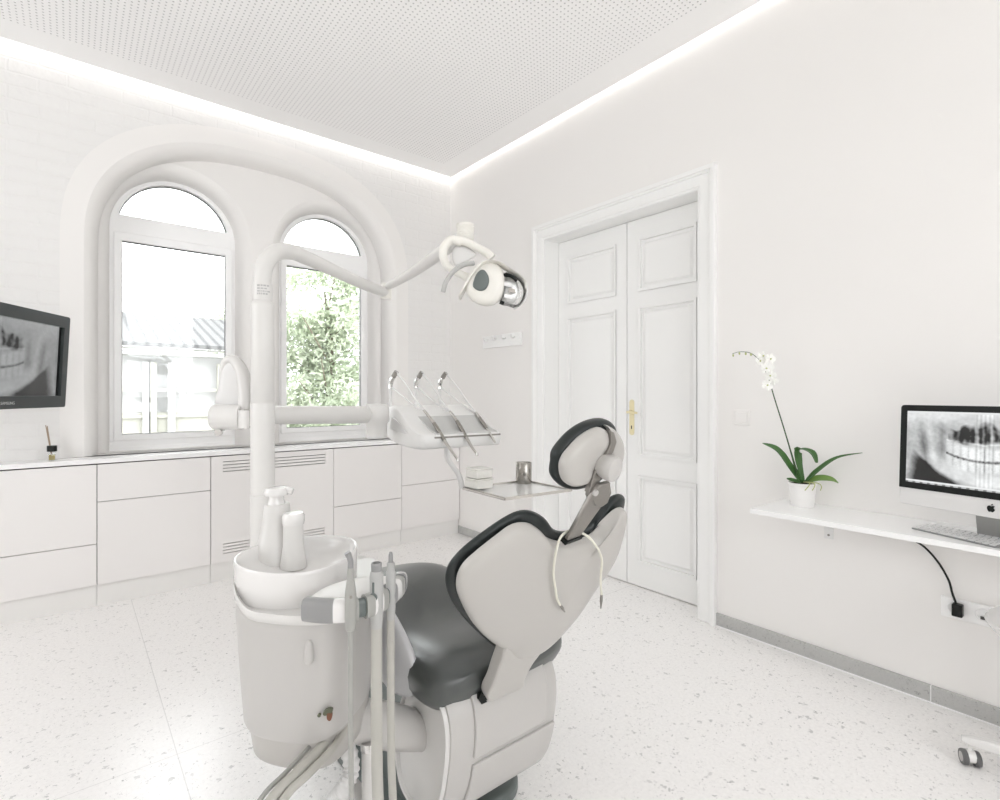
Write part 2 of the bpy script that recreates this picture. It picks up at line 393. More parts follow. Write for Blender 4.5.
# window wall: brick, plaster surround, basket-arched niche
NX, NH = 1.157, 1.09
def niche(grow, y=None): return arch(NX, NH+grow, .905, 2.25, p=2.45, hz=.86+grow, n=56)
W0, W1 = XL-.2, XR+.25
wall = plate('wall_window', [(W0, 0), (W1, 0), (W1, 3.55), (W0, 3.55)], [niche(.115)], 'brick', XZ, YW, YW+.06); struct(wall)
d = wall.location.copy(); wall.data.transform(Matrix.Translation(d)); wall.location = (0, 0, 0)
struct(plate('trim_1', niche(.116), [niche(0)], 'wall', XZ, YW-.004, YW+.06))
def revealstrip(o0, o1, y0, y1, n=8, r=.05):
    """reveal between two outlines with a soft nosing at the near edge"""
    rings = []
    for i in range(n+1):
        t = i/n
        s = 1-(1-t)**2.6       # fast turn-in near the front
        rings.append([(a[0]+(b[0]-a[0])*s, y0+(y1-y0)*(t**1.35), a[1]+(b[1]-a[1])*s) for a, b in zip(o0, o1)])
    return rings
YI, YF = 4.36, 4.505
n0, n1 = niche(0), niche(-.075)
n0 = [(a, b if i > 1 else .905) for i, (a, b) in enumerate(n0)]; n1 = [(a, b if i > 1 else .905) for i, (a, b) in enumerate(n1)]
mb = MB(); mb.rings(revealstrip(n0, n1, YW-.004, YI), caps=False); struct(mb.build('trim_2', 'wall', ang=60))
CX = (.605, 1.715)
def warch(cx, hw, dz=0): return arch(cx, hw, .905, 2.455, p=2.0, hz=hw+dz, n=40)
struct(plate('wall_window_inner', niche(-.070), [warch(c, .475) for c in CX], 'wall', XZ, YI, YI+.02))
for i, c in enumerate(CX):
    mb = MB(); mb.rings(revealstrip(warch(c, .475), warch(c, .395), YI, YF+.01), caps=False); struct(mb.build('trim_%d' % (i+3), 'wall', ang=60))
# outer leaf of the wall (outside the frames)
struct(plate('wall_window_outer', [(W0, 0), (W1, 0), (W1, 3.55), (W0, 3.55)], [arch(c, .385, .93, 2.455, n=40) for c in CX], 'housew', XZ, YF+.07, YF+.11))

for i, c in enumerate(CX):
    w = thing('window_%d' % (i+1), None, None, (c, YF, .93), kind='structure')
    ow = arch(c, .412, .932, 2.455, n=44)
    R_ = .352; zt = 2.55; a0 = math.asin((zt-2.47)/R_)
    up = [(c+R_*math.cos(a0+(PI-2*a0)*k/30), 2.47+R_*math.sin(a0+(PI-2*a0)*k/30)) for k in range(31)]
    lo = [(c-.345, 1.0), (c+.345, 1.0), (c+.345, 2.40), (c-.345, 2.40)]
    plate('window_frame', ow, [up, lo], 'upvc', XZ, YF, YF+.07, w, bevel=.004)
    plate('window_sash', [(c-.372, .975), (c+.372, .975), (c+.372, 2.425), (c-.372, 2.425)], [[(c-.326, 1.018), (c+.326, 1.018), (c+.326, 2.366), (c-.326, 2.366)]], 'upvc', XZ, YF-.018, YF+.03, w, bevel=.006)
    plate('gasket', [(c-.3265, 1.0175), (c+.3265, 1.0175), (c+.3265, 2.3665), (c-.3265, 2.3665)], [[(c-.3225, 1.0215), (c+.3225, 1.0215), (c+.3225, 2.3585), (c-.3225, 2.3585)]], 'gasket', XZ, YF+.002, YF+.012, w)
    plate('gasket', [(c+(x-c)*1.003, z+.001) for x, z in up], [[(c+(x-c)*.985, 2.47+(z-2.47)*.985) for x, z in up]], 'gasket', XZ, YF+.03, YF+.04, w)
    MB().box((c-.33, YF+.014, 1.01), (c+.33, YF+.02, 2.37)).build('window_pane', 'glass', w, smooth=False)
    mb = MB(); mb.prism(up, YF+.042, YF+.048, XZ); mb.build('window_pane', 'glass', w, smooth=False)
    MB().box((c-.412, YF-.004, .9045), (c+.412, YF+.069, .932)).build('sill_profile', 'upvc', w, bevel=.002, smooth=False)
    for zz in (.945, 1.01): MB().box((c-.405, YF-.022, zz), (c-.375, YF, zz+.03)).build('hinge', 'upvc', w, bevel=.003)

# right wall with door opening
DY0, DY1, DZ = 1.635, 2.915, 2.485
struct(plate('wall_right', [(YB-.2, 0), (DY0, 0), (DY0, DZ), (DY1, DZ), (DY1, 0), (YW+.6, 0), (YW+.6, 3.55), (YB-.2, 3.55)], [], 'wall', YZ, XR, XR+.2))
struct(box((3.065, DY0-.15, 0), (3.085, DY1+.15, DZ+.2)).build('door_light_stop', 'wall', smooth=False))  # unseen panel added to stop sky light leaking under the door
struct(box((XR+.14, DY0-.10, -.002), (3.065, DY1+.10, .002)).build('trim_7', 'wall', smooth=False))
# left and back walls; their unseen windows are invented to bring in extra daylight
struct(plate('wall_left', [(YB-.2, 0), (YW+.6, 0), (YW+.6, 3.55), (YB-.2, 3.55)], [[(1.5, .95), (2.7, .95), (2.7, 2.9), (1.5, 2.9)]], 'wall', YZ, XL-.15, XL))
struct(plate('wall_back', [(XL-.2, 0), (XR+.2, 0), (XR+.2, 3.55), (XL-.2, 3.55)], [[(-1.2, .9), (.0, .9), (.0, 3.0), (-1.2, 3.0)], [(.8, .9), (2.0, .9), (2.0, 3.0), (.8, 3.0)]], 'wall', XZ, YB-.15, YB))
for i, (x0, x1, z0, z1) in enumerate([(-1.2, .0, .9, 3.0), (.8, 2.0, .9, 3.0)]):
    w = thing('window_%d' % (i+3), None, None, ((x0+x1)/2, YB-.08, z0), kind='structure')
    plate('window_frame', [(x0, z0), (x1, z0), (x1, z1), (x0, z1)], [[(x0+.05, z0+.05), (x1-.05, z0+.05), (x1-.05, z1-.05), (x0+.05, z1-.05)]], 'upvc', XZ, YB-.1, YB-.04, w)
for i, (y0, y1, z0, z1) in enumerate([(1.5, 2.7, .95, 2.9)]):
    w = thing('window_%d' % (i+5), None, None, (XL-.08, (y0+y1)/2, z0), kind='structure')
    plate('window_frame', [(y0, z0), (y1, z0), (y1, z1), (y0, z1)], [[(y0+.05, z0+.05), (y1-.05, z0+.05), (y1-.05, z1-.05), (y0+.05, z1-.05)]], 'upvc', YZ, XL-.1, XL-.04, w)

# baseboard of grey terrazzo with a pale joint under it
def bb(name, y0, y1):
    o = struct(box((XR-.012, y0, .004), (XR+.001, y1, .072)).build(name, 'tbase', bevel=.001, smooth=False)); return o
bb('baseboard_right', YB, 1.535); bb('baseboard_right', 3.03, 4.06)
struct(box((XR-.016, YB, 0), (XR, 1.535, .005)).build('trim_5', 'upvc', smooth=False))
struct(box((XR-.0125, .571, .004), (XR, .5735, .0722)).build('trim_6', 'upvc', smooth=False))

# ------------------------------------------------------------------ double door
door = thing('door_1', None, None, (XR, 2.27, 0), kind='structure')
XD = 2.965
# casing: three stepped mouldings following the opening
def casing(y_in, y_out, x0):
    t0, t1 = y_in, y_out
    return [(DY0-t1, 0), (DY0-t0, 0), (DY0-t0, DZ+t0), (DY1+t0, DZ+t0), (DY1+t0, 0), (DY1+t1, 0), (DY1+t1, DZ+t1), (DY0-t1, DZ+t1)]
mbc = MB()
for a_, b_, dep in ((-.004, .105, .010), (.012, .105, .016), (.072, .108, .026), (.086, .112, .034)):
    mbc.prism(casing(a_, b_, 0), XR+.002, XR-dep, YZ)
mbc.build('door_casing', 'paint', door, bevel=.003, smooth=False)
mbj = MB(); mbj.prism([(DY0-.002, 0), (DY0+.006, 0), (DY0+.006, DZ-.006), (DY1-.006, DZ-.006), (DY1-.006, 0), (DY1+.002, 0), (DY1+.002, DZ+.002), (DY0-.002, DZ+.002)], XR, XD+.05, YZ)
mbj.build('door_jamb', 'paint', door, smooth=False)
def leaf(y0, y1):
    st = .095
    pan = [(.17, .745), (.885, 1.885), (1.995, 2.345)]
    hs = [[(y0+st, a), (y1-st, a), (y1-st, b), (y0+st, b)] for a, b in pan]
    lf = plate('door_leaf', [(y0, .008), (y1, .008), (y1, DZ-.008), (y0, DZ-.008)], hs, 'paint', YZ, XD, XD+.04, door, bevel=.003)
    mb = MB()
    for a, b in pan:
        mb.box((XD+.018, y0+st-.01, a-.01), (XD+.03, y1-st+.01, b+.01))
        # raised field
        i = .05
        vs = []
        for k, (ins, x) in enumerate(((.028, XD+.0185), (.045, XD+.008))):
            vs += [(x, y0+st+ins, a+ins), (x, y1-st-ins, a+ins), (x, y1-st-ins, b-ins), (x, y0+st+ins, b-ins)]
        mb.add(vs, [(4, 5, 6, 7)] + [(k, (k+1) % 4, 4+(k+1) % 4, 4+k) for k in range(4)])
        # bolection moulding
        for q, (w_, h_) in enumerate(((.018, -.006), (.010, -.011))):
            o_ = [(y0+st-.006, a-.006), (y1-st+.006, a-.006), (y1-st+.006, b+.006), (y0+st-.006, b+.006)]
            s_ = w_
            n_ = [(o_[0][0]+s_, o_[0][1]+s_), (o_[1][0]-s_, o_[1][1]+s_), (o_[2][0]-s_, o_[2][1]-s_), (o_[3][0]+s_, o_[3][1]-s_)]
            vs = [(XD+.02, *p) for p in o_] + [(XD+h_*.6, *p) for p in o_] + [(XD+h_*.6, *p) for p in n_] + [(XD+.02, *p) for p in n_]
            fs = []
            for L_ in range(3):
                for k in range(4): fs.append((L_*4+k, L_*4+(k+1) % 4, (L_+1)*4+(k+1) % 4, (L_+1)*4+k))
            mb.add(vs, fs)
    mb.build('door_panel', 'paint', lf, smooth=False)
    return lf
l1 = leaf(2.2575, DY1-.008); l2 = leaf(DY0+.008, 2.2515)
# astragal groove at the meeting line is dark inside
MB().box((XD+.03, 2.2505, .01), (XD+.045, 2.2585, DZ-.01)).build('rebate', 'gap', door, smooth=False)
yh = 2.212
mb = MB(); mb.prism([(yh+(y-0)*1, z) for y, z in rrect(-.019, 1.02, .019, 1.262, .018)], XD-.004, XD+.001, YZ)
hp = mb.build('handle_plate', 'brass', l2, bevel=.001)
mb = MB(); mb.lathe([(.004, .0), (.013, 0), (.012, .02), (.009, .035), (.009, .05)], (XD-.002, yh, 1.178), (-1, 0, 0), 16)
mb.tube(catmull([(XD-.045, yh, 1.178), (XD-.052, yh-.02, 1.179), (XD-.05, yh-.05, 1.177), (XD-.047, yh-.075, 1.174)], 5), [.009]*6+[.008]*5+[.0075]*5, 10)
mb.build('door_handle', 'brass', l2)
MB().box((XD-.0055, yh-.003, 1.062), (XD-.003, yh+.004, 1.085)).build('keyhole', 'black', l2, smooth=False)

# ------------------------------------------------------------------ cabinets under the windows
YC = 4.045
def vents(z_list, x0, x1):
    return [[(x0, z), (x1, z), (x1, z+.0055), (x0, z+.0055)] for z in z_list]
def unit(x0, x1, split, label, vent=False, name='drawer_cabinet', cat='cabinet'):
    t = thing(name, label, cat, ((x0+x1)/2, YC+.08, 0))
    MB().box((x0+.001, YC+.020, .13), (x1-.001, YW-.006, .866)).build('carcass', 'gap', t, smooth=False)
    MB().box((x0+.001, YC+.022, 0), (x1-.001, YC+.045, .13)).build('plinth', 'plinth', t, smooth=False)
    g = .002
    if vent:
        hs = vents([.826-.0225*k for k in range(4)], .822, 1.135) + vents([.826-.0225*k for k in range(4)], 1.155, 1.546)
        hs += vents([.255-.0215*k for k in range(4)], .822, 1.135) + vents([.255-.0215*k for k in range(4)], 1.155, 1.54)
        plate('front_panel', [(x0+g, .134), (x1-g, .134), (x1-g, .868), (x0+g, .868)], hs, 'lac', XZ, YC, YC+.019, t)
    else:
        for a, b in ((.134, split-.0022), (split+.0022, .868)):
            MB().box((x0+g, YC, a), (x1-g, YC+.019, b)).build('drawer_front', 'lac', t, bevel=.001, smooth=False)
    return t
unit(-1.35, .128, .385, 'white cabinet with tall upper front, leftmost in the row, below the wall television')
unit(.128, .747, .64, 'white drawer cabinet with shallow upper and deep lower front under the left window')
unit(.747, 1.61, 0, 'white radiator cabinet with rows of thin dark vent slots behind the pole', True, 'radiator_cabinet')
unit(1.61, 2.21, .408, 'white drawer cabinet right of the slotted radiator cabinet, split line below its middle')
unit(2.21, 2.815, .508, 'white drawer cabinet in the room corner beside the door wall')
# worktop, running into the window niche as its sill
wt = [(-1.352, YC-.012), (XR-.002, YC-.012), (XR-.002, YW-.006), (NX+NH-.001, YW-.006), (NX+NH-.05, YI), (NX+NH-.09, YF-.002), (NX-NH+.09, YF-.002), (NX-NH+.05, YI), (NX-NH+.001, YW-.006), (-1.352, YW-.006)]
mb = MB(); mb.prism(wt, .876, .904, XY)
tag(mb.build('worktop', 'top', bevel=.003, smooth=False), 'long glossy white worktop and window sill on the row of cabinets', 'worktop')

# ------------------------------------------------------------------ reed diffuser
t = thing('reed_diffuser', 'small amber reed diffuser bottle with black cap on worktop below television', 'diffuser', (-.083, 4.13, .905))
MB().lathe([(.001, .905), (.021, .905), (.023, .91), (.023, .948), (.019, .956), (.011, .96), (.011, .97)], (-.083, 4.13, 0), n=4).build('bottle', 'clear', t)
MB().lathe([(.001, .908), (.020, .908), (.020, .938), (.001, .938)], (-.083, 4.13, 0), n=4).build('oil', 'oil', t)
MB().lathe([(.001, .957), (.024, .957), (.024, .992), (.001, .992)], (-.083, 4.13, 0), n=18).build('cap', 'black', t, bevel=.002)
mb = MB(); mb.tube([(-.083, 4.13, .915), (-.112, 4.14, 1.115)], .0025, 6); mb.tube([(-.081, 4.13, .915), (-.105, 4.135, 1.11)], .0025, 6)
mb.tube([(-.08, 4.128, .915), (-.108, 4.15, 1.10)], .0025, 6); mb.build('reed', 'reed', t)

# ------------------------------------------------------------------ dental x-ray picture for the two screens
def xray(x, y, s=0):
    xc = abs(x-.5)*2
    nz = lambda f, k=0: noise.noise(Vector((x*f*1.8, y*f, k+s)))
    v = .66 + .14*nz(6) + .08*nz(22, 3) + .04*nz(70, 5)
    v += .16*max(0, 1-abs(y-.98)/.14)
    sm = lambda a, b, q: max(0, min(1, (q-a)/(b-a)))
    yo = .36 + .55*xc**2.2            # bite line, a smile
    bump = lambda q, w: max(0, 1-abs(q)/w)
    yl = .02 + .62*xc**2.0
    v -= .12*sm(.25, .5, xc)*bump(y-.45, .5)
    jaw = sm(yl-.02, yl+.03, y)*(1-sm(yl+.15, yl+.22, y))*(1-sm(.62, .72, xc))
    v += .16*jaw
    neck = (1-sm(yl-.06, yl, y))*sm(.22, .34, xc)*(1-sm(.84, 1.0, xc+y*.25))
    v -= .66*neck
    xr = .60+.18*(y-.4)
    v += .16*bump(xc-xr, .06)*sm(.25, .4, y)*(1-sm(.80, .9, y))
    v -= .26*bump(xc-xr-.11, .07)*sm(.1, .3, y)*(1-sm(.6, .85, y))
    v -= .20*bump(xc-.50, .06)*sm(.35, .5, y)*(1-sm(.7, .9, y))
    # air spaces: one ragged dark band, broken by pale vertical septa
    hgt = .16*(1-xc*1.0)+.05*nz(9, 4); mid = .73-.12*xc+.05*nz(7, 6)
    band = max(0, min(1, 2.4-2.4*abs(y-mid)/max(.03, hgt)))*(1-sm(.34, .42, xc+.06*nz(12, 2)))
    v -= .95*band*max(.1, min(1, .62+.9*noise.noise(Vector((x*34, y*3, 2+s)))+.3*nz(20, 8)))
    v += .22*bump(y-(.585+.1*xc+.02*nz(14, 3)), .018)*(xc < .45)
    # teeth
    if xc < .46:
        k = abs(math.sin(xc*PI*11))**.4
        up_ = sm(yo+.01, yo+.03, y)*(1-sm(yo+.15, yo+.20, y)); lw = sm(yo-.17, yo-.12, y)*(1-sm(yo-.03, yo-.01, y))
        v += (.34*k-.08+.10*nz(60, 3))*(up_+lw)*(1-.5*sm(.25, .46, xc))
    if xc < .44+.05*nz(30, 1): v -= .62*bump(y-yo-.012*nz(40, 7), .022)*(.75+.5*nz(50, 2))
    if xc < .10: v += .09*math.sin(x*260)
    return max(.03, min(1, v))
def screen(name, m, parent, x0, x1, z0, z1, yd, u0, u1, v0, v1, gain=1, gamma=1.0, nx=150, ny=100, bar=0):
    vs, fs, col = [], [], []
    for j in range(ny+1):
        for i in range(nx+1):
            a, b = i/nx, j/ny; vs.append((x0+(x1-x0)*a, yd, z0+(z1-z0)*b))
            c = xray(u0+(u1-u0)*a, v0+(v1-v0)*b)**gamma*gain
            if bar and b < .022: c = .55 if int(a*60) % 3 else .2
            elif bar and b < .04: c = .9
            elif bar and b > .975: c = .85
            col.append(c)
    for j in range(ny):
        for i in range(nx):
            k = j*(nx+1)+i; fs.append((k, k+1, k+nx+2, k+nx+1))
    me = bpy.data.meshes.new(name); me.from_pydata(vs, [], fs); me.materials.append(M[m])
    ca = me.color_attributes.new('picture', 'FLOAT_COLOR', 'POINT')
    for i, c in enumerate(col): ca.data[i].color = (c*.98, c, c, 1)
    o = bpy.data.objects.new(name, me); C.objects.link(o); o.parent = parent; return o

# ------------------------------------------------------------------ television on wall arm
tdir = Vector((.486, .874)).normalized(); TW = 1.02
tc = Vector((-.040, 3.868)) - tdir*(TW/2)
tv = thing('television', 'dark framed wall television showing a dental x-ray, cut off by left edge', 'television', (tc.x, tc.y, 1.228), math.atan2(tdir.y, tdir.x))
tv.rotation_euler[0] = math.radians(3)
H_ = .505
plate('tv_frame', rrect(-TW/2, 0, TW/2, H_, .012), [[(-TW/2+.045, .062), (TW/2-.045, .062), (TW/2-.045, H_-.062), (-TW/2+.045, H_-.062)]], 'tvb', XZ, -.022, .0, tv, bevel=.003)
MB().box((-TW/2+.01, -.001, .01), (TW/2-.01, .035, H_-.01)).build('housing', 'black', tv, local=True, bevel=.004, smooth=False)
for o in tv.children:
    if o.name.startswith('tv_frame'): o.data.transform(Matrix.Translation(Vector(tv.location)))
screen('tv_screen', 'tvscreen', tv, -TW/2+.045, TW/2-.06, .062, H_-.062, -.004, .0, 1.0, 0, 1, .72, .8)
MB().box((TW/2-.06, -.006, .062), (TW/2-.045, -.003, H_-.062)).build('screen_border', 'black', tv, local=True, smooth=False)
textmesh('brand_text', 'SAMSUNG', .020, 'text', tv, lambda x, y, z: (x+.07, -.0232-z, y+.028), local=True)
mb = MB(); mb.box((-.1, .03, .15), (.1, .05, .35)); mb.build('mount_plate', 'black', tv, local=True)
# arm in room coords -> goes to the wall
arm = MB(); a0 = Vector((tc.x-.04, tc.y+.03, 1.48))
arm.tube([(tc.x-.035, tc.y+.02, 1.48), (-.55, 3.95, 1.48), (-.42, 4.19, 1.48)], .018, 10); arm.box((-.50, 4.185, 1.38), (-.34, YW-.001, 1.58))
tag(arm.build('wall_bracket', 'black'), 'black swivel bracket holding the television to the brick wall', 'bracket')

# ------------------------------------------------------------------ right wall fittings
t = thing('light_switch', 'square white light switch on wall beside the door casing', 'switch', (XR, 1.38, 1.128))
MB().box((XR-.009, 1.337, 1.132), (XR, 1.423, 1.215)).build('switch_plate', 'wall', t, bevel=.003)
MB().box((XR-.013, 1.350, 1.145), (XR-.007, 1.410, 1.202)).build('rocker', 'wall', t, bevel=.002)

t = thing('hook_rail', 'white wall rail with small hooks between room corner and door', 'rail', (XR, 3.42, 1.70))
MB().box((XR-.02, 3.17, 1.695), (XR, 3.67, 1.80)).build('back_board', 'paint', t, bevel=.004)
for k in range(4):
    y = 3.24+.12*k; mb = MB(); mb.tube(catmull([(XR-.018, y, 1.765), (XR-.05, y, 1.755), (XR-.06, y, 1.77), (XR-.06, y, 1.785)], 4), .006, 8)
    mb.build('hook', 'alu', t)

t = thing('wall_socket', 'white wall socket plate below the shelf with one black plug in it', 'socket', (XR, .46, .38))
MB().box((XR-.010, .345, .378), (XR, .540, .462)).build('socket_plate', 'upvc', t, bevel=.003)
for y in (.492, .408):
    MB().lathe([(.001, .0095), (.026, .0095), (.026, .012), (.023, .012), (.022, .0105), (.001, .0105)], (XR, y, .423), (-1, 0, 0), 24).build('socket_well', 'key', t)
MB().box((XR-.013, .402, .404), (XR-.0100, .416, .416)).build('socket_hole', 'gap', t)

t = thing('power_cable', 'black power cable curving down from shelf into the wall socket', 'cable', (XR-.03, .55, .45))
MB().tube(catmull([(XR-.10, .78, .738), (XR-.05, .70, .715), (XR-.03, .640, .682), (XR-.03, .590, .655), (XR-.03, .545, .603), (XR-.03, .511, .537), (XR-.03, .500, .49), (XR-.035, .488, .454), (XR-.035, .485, .442)], 7), .0042, 8).build('cable', 'black', t)
MB().box((XR-.045, .466, .398), (XR-.012, .500, .448)).build('plug', 'black', t, bevel=.004)

# shelf desk
sh = thing('shelf_desk', 'long white wall shelf used as a desk under the computer', 'shelf', (2.64, .0, .745))
MB().box((2.455, -1.2, .744), (XR-.001, 1.166, .766)).build('shelf_board', 'top', sh, bevel=.002, smooth=False)
for y in (.853, -.4):
    mb = MB(); mb.box((2.500, y-.017, .684), (2.506, y+.017, .744)); mb.box((2.500, y-.017, .738), (XR-.001, y+.017, .744))
    br = mb.build('shelf_bracket', 'alu', sh, smooth=False)
    MB().lathe([(.001, 0), (.005, 0), (.004, .003), (.001, .003)], (2.500, y, .700), (-1, 0, 0), 12).build('screw', 'brack', br)

# ------------------------------------------------------------------ desktop computer
e = Vector((-.225, -.974)); pc = Vector((2.534, .617)) + e*.264
ang = math.atan2(e.y, e.x)
im = thing('desktop_computer', 'silver all-in-one computer with black screen border showing a dental x-ray', 'computer', (pc.x, pc.y, .766), ang)
zb, zt_, zc = .169, .491, .104
def tilt(p, k=.05): return (p[0], p[1] + (p[2]-.1)*k, p[2])
mb = MB(); mb.prism(rrect(-.264, zc, .264, zt_, .012), .004, .020, lambda a, b, d: tilt((a, d, b)))
body = mb.build('housing', 'alu', im, local=True, bevel=.003)
mb = MB(); mb.prism([(-.264, zb)] + [(.264, zb)] + [q for q in rrect(-.264, zc, .264, zt_, .012) if q[1] > .3], .0, .004, lambda a, b, d: tilt((a, d, b)))
mb.build('screen_bezel', 'black', im, local=True)
sc_ = screen('screen', 'screen', im, -.241, .241, zb+.024, zt_-.023, -.0006, 0.02, .98, -.02, 1.02, 1.05, 1.35, 200, 130, bar=1)
for v in sc_.data.vertices: v.co = tilt(v.co)
mb = MB(); mb.add([(x, .06+.03*(1-abs(x)/.2)-.0, .30+z) for x in (-.2, .2) for z in (-.15, .15)], [(0, 1, 3, 2)])
# gently bulged back
rg = []
for k in range(5):
    s_ = 1-k*.12-.02*k*k; rg.append([tilt((a*s_, .020+.012*k, .30+(b-.30)*s_)) for a, b in rrect(-.262, zc+.002, .262, zt_-.002, .02)])
MB().rings(rg).build('back_cover', 'alud', im, local=True)
# stand: foot plate and bent neck
st = MB(); st.box((-.085, .118, .001), (.085, .225, .006)); fp = st.build('foot_plate', 'alud', im, local=True, bevel=.002)
nk = MB(); prof = [(.125, .006), (.135, .014), (.125, .08), (.11, .16), (.07, .24)]
pp = catmull([(0, y, z) for y, z in prof], 5); rg = [[(-.07, p.y, p.z-.003), (.07, p.y, p.z-.003), (.07, p.y+.005, p.z+.004), (-.07, p.y+.005, p.z+.004)] for p in pp]
nk.rings(rg).build('stand_neck', 'alud', im, local=True)
# fruit emblem on the chin: body with bite and a leaf
cxl, czl = .020, zc+.033
body_o = [(0, -.0105), (.003, -.0120), (.006, -.0115), (.009, -.0075), (.011, -.003), (.0085, -.001), (.0072, .002), (.0078, .005), (.0100, .0072), (.0078, .0092), (.004, .0095), (.0005, .008), (-.003, .0095), (-.0065, .0092), (-.0100, .005), (-.0105, -.001), (-.0085, -.007), (-.0055, -.0118), (-.003, -.0118)]
oo = catmull([(a, b, 0) for a, b in body_o], 4, True)
mb = MB(); mb.prism([(cxl+p.x, czl+p.y) for p in oo], .0035, .001, lambda a, b, d: tilt((a, d, b)))
lf_ = catmull([(0, .0105, 0), (.0008, .0135, 0), (.0042, .0165, 0), (.0040, .0128, 0)], 4, True)
mb.prism([(cxl+p.x, czl+p.y) for p in lf_], .0035, .001, lambda a, b, d: tilt((a, d, b)))
mb.build('emblem', 'black', im, local=True)

# keyboard
kc = Vector((2.582, .590)); ke = Vector((-.36, -.933)).normalized(); kn = Vector((ke.y, -ke.x))  # kn -> towards the room
kang = math.atan2(ke.y, ke.x)
kb = thing('keyboard', 'slim white keyboard on the shelf in front of the computer', 'keyboard', (kc.x, kc.y, .7665), kang)
mb = MB(); mb.prism(rrect(0, 0, .285, .112, .008), 0, 1, lambda a, b, d: (a, b, d*(.004+b*.075)))
mb.build('keyboard_body', 'mgrey', kb, local=True, bevel=.001)
km = None
rows = [(.006, [(.0, .030)] + []), ]
def keyspots():
    pitch = .0188
    for r in range(5):
        y = .026+r*pitch; off = (0, .0, .004, .009, 0)[4-r] if r else 0
        x = .006; ws = {0: [.0165]*14+[.0165*1.3], 4: [.0165]*15}.get(r, [.0165*(1.2+.15*((4-r) % 3))]+[.0165]*12+[None])
        used = .006
        for w in ws:
            if w is None: w = .279-used
            if used+w > .2805: break
            yield used, y, w; used += w+.0042
    used = .006
    for w in [.0165]*3+[.02]+[.094]+[.02]+[.0165]*4:
        if used+w > .281: break
        yield used, .0075, w; used += w+.0042
for i, (x, y, w) in enumerate(keyspots()):
    if km is None or abs(w-.0165) > 1e-4:
        mb = MB(); z0 = .004; mb.prism(rrect(0, 0, w, .0150, .002, 2), 0, .0022, XY); k = mb.build('key', 'key', kb, local=True, ang=50)
        if abs(w-.0165) < 1e-4: km = k
    else:
        k = km.copy(); C.objects.link(k); k.parent = kb
    k.location = (x, y, .0039+y*.075); k.rotation_euler = (.075, 0, 0)

# ------------------------------------------------------------------ orchid
ox, oy, oz = 2.705, 1.035, .766
t = thing('potted_orchid', 'white flowering orchid in a ribbed white pot at the end of the shelf', 'plant', (ox, oy, oz))
n = 48; rings = []
for r, z in [(.047, 0), (.049, .004), (.056, .10), (.060, .104), (.061, .112), (.057, .113), (.053, .106), (.050, .095)]:
    rings.append([(ox+(r+.0009*math.cos(24*2*PI*k/n)*(z < .1))*math.cos(2*PI*k/n), oy+(r+.0009*math.cos(24*2*PI*k/n))*math.sin(2*PI*k/n), oz+z) for k in range(n)])
MB().rings(rings).build('pot', 'pot', t)
MB().lathe([(.001, .100), (.052, .100), (.050, .106), (.03, .111), (.001, .112)], (ox, oy, oz)).build('soil', 'soil', t)
def rootpos(dx, z): return (ox + dx*D1[0], oy + dx*D2[0], oz+z)
def cpos(r, z, w=0):   # r across the view, w away
    x, y = cw(r, w); return (ox+x, oy+y, oz+z)
def leafmesh(pts, wid, name='leaf', m='leaf', fold=.25, side=None):
    p = catmull(pts, 6); W = lerp_list(wid, len(p)); rows_ = []
    for i, q in enumerate(p):
        tt = (p[min(i+1, len(p)-1)]-p[max(i-1, 0)]).normalized()
        s = Vector(side) if side else tt.cross(Vector((0, 0, 1)))
        s = (s - tt*s.dot(tt)).normalized(); nn = s.cross(tt).normalized()
        if nn.z < 0: nn = -nn
        rows_.append([q + s*W[i]*a + nn*W[i]*abs(a)*fold for a in (-1, -.7, -.35, 0, .35, .7, 1)])
    mb = MB(); vs = [v for r in rows_ for v in r]; fs = [(i*7+k, i*7+k+1, (i+1)*7+k+1, (i+1)*7+k) for i in range(len(rows_)-1) for k in range(6)]
    mb.add(vs, fs); o = mb.build(name, m, t)
    sm = o.modifiers.new('thick', 'SOLIDIFY'); sm.thickness = .0014; return o
vw = (*cw(.45, 1), .75)
leafmesh([cpos(-.005, .11), cpos(-.06, .19), cpos(-.12, .27), cpos(-.190, .300)], [.007, .020, .021, .012, .001], side=(*cw(.15, .4), .9))
leafmesh([cpos(.005, .11), cpos(-.01, .215, .02), cpos(-.0, .265, .03), cpos(.045, .255, .0), cpos(.05, .21, -.03)], [.007, .02, .022, .02, .006], side=(*cw(1, .2), .0))
leafmesh([cpos(.01, .11), cpos(.055, .175, -.03), cpos(.120, .24, -.07), cpos(.200, .268, -.125)], [.006, .014, .012, .005, .001], side=(*cw(.2, .7), .6))
leafmesh([cpos(.01, .112), cpos(.06, .135, -.02), cpos(.11, .135, -.04), cpos(.14, .118, -.05)], [.007, .017, .018, .014, .002], m='leafp', side=(*cw(.1, .7), .55))
leafmesh([cpos(-.005, .112), cpos(-.05, .125, -.02), cpos(-.09, .135, -.03)], [.006, .011, .011, .003], side=(*cw(.1, .6), .5))
leafmesh([cpos(-.0, .11), cpos(-.02, .16, .02), cpos(-.055, .20, .04)], [.006, .016, .014, .002], side=(*cw(.6, .4), .5))
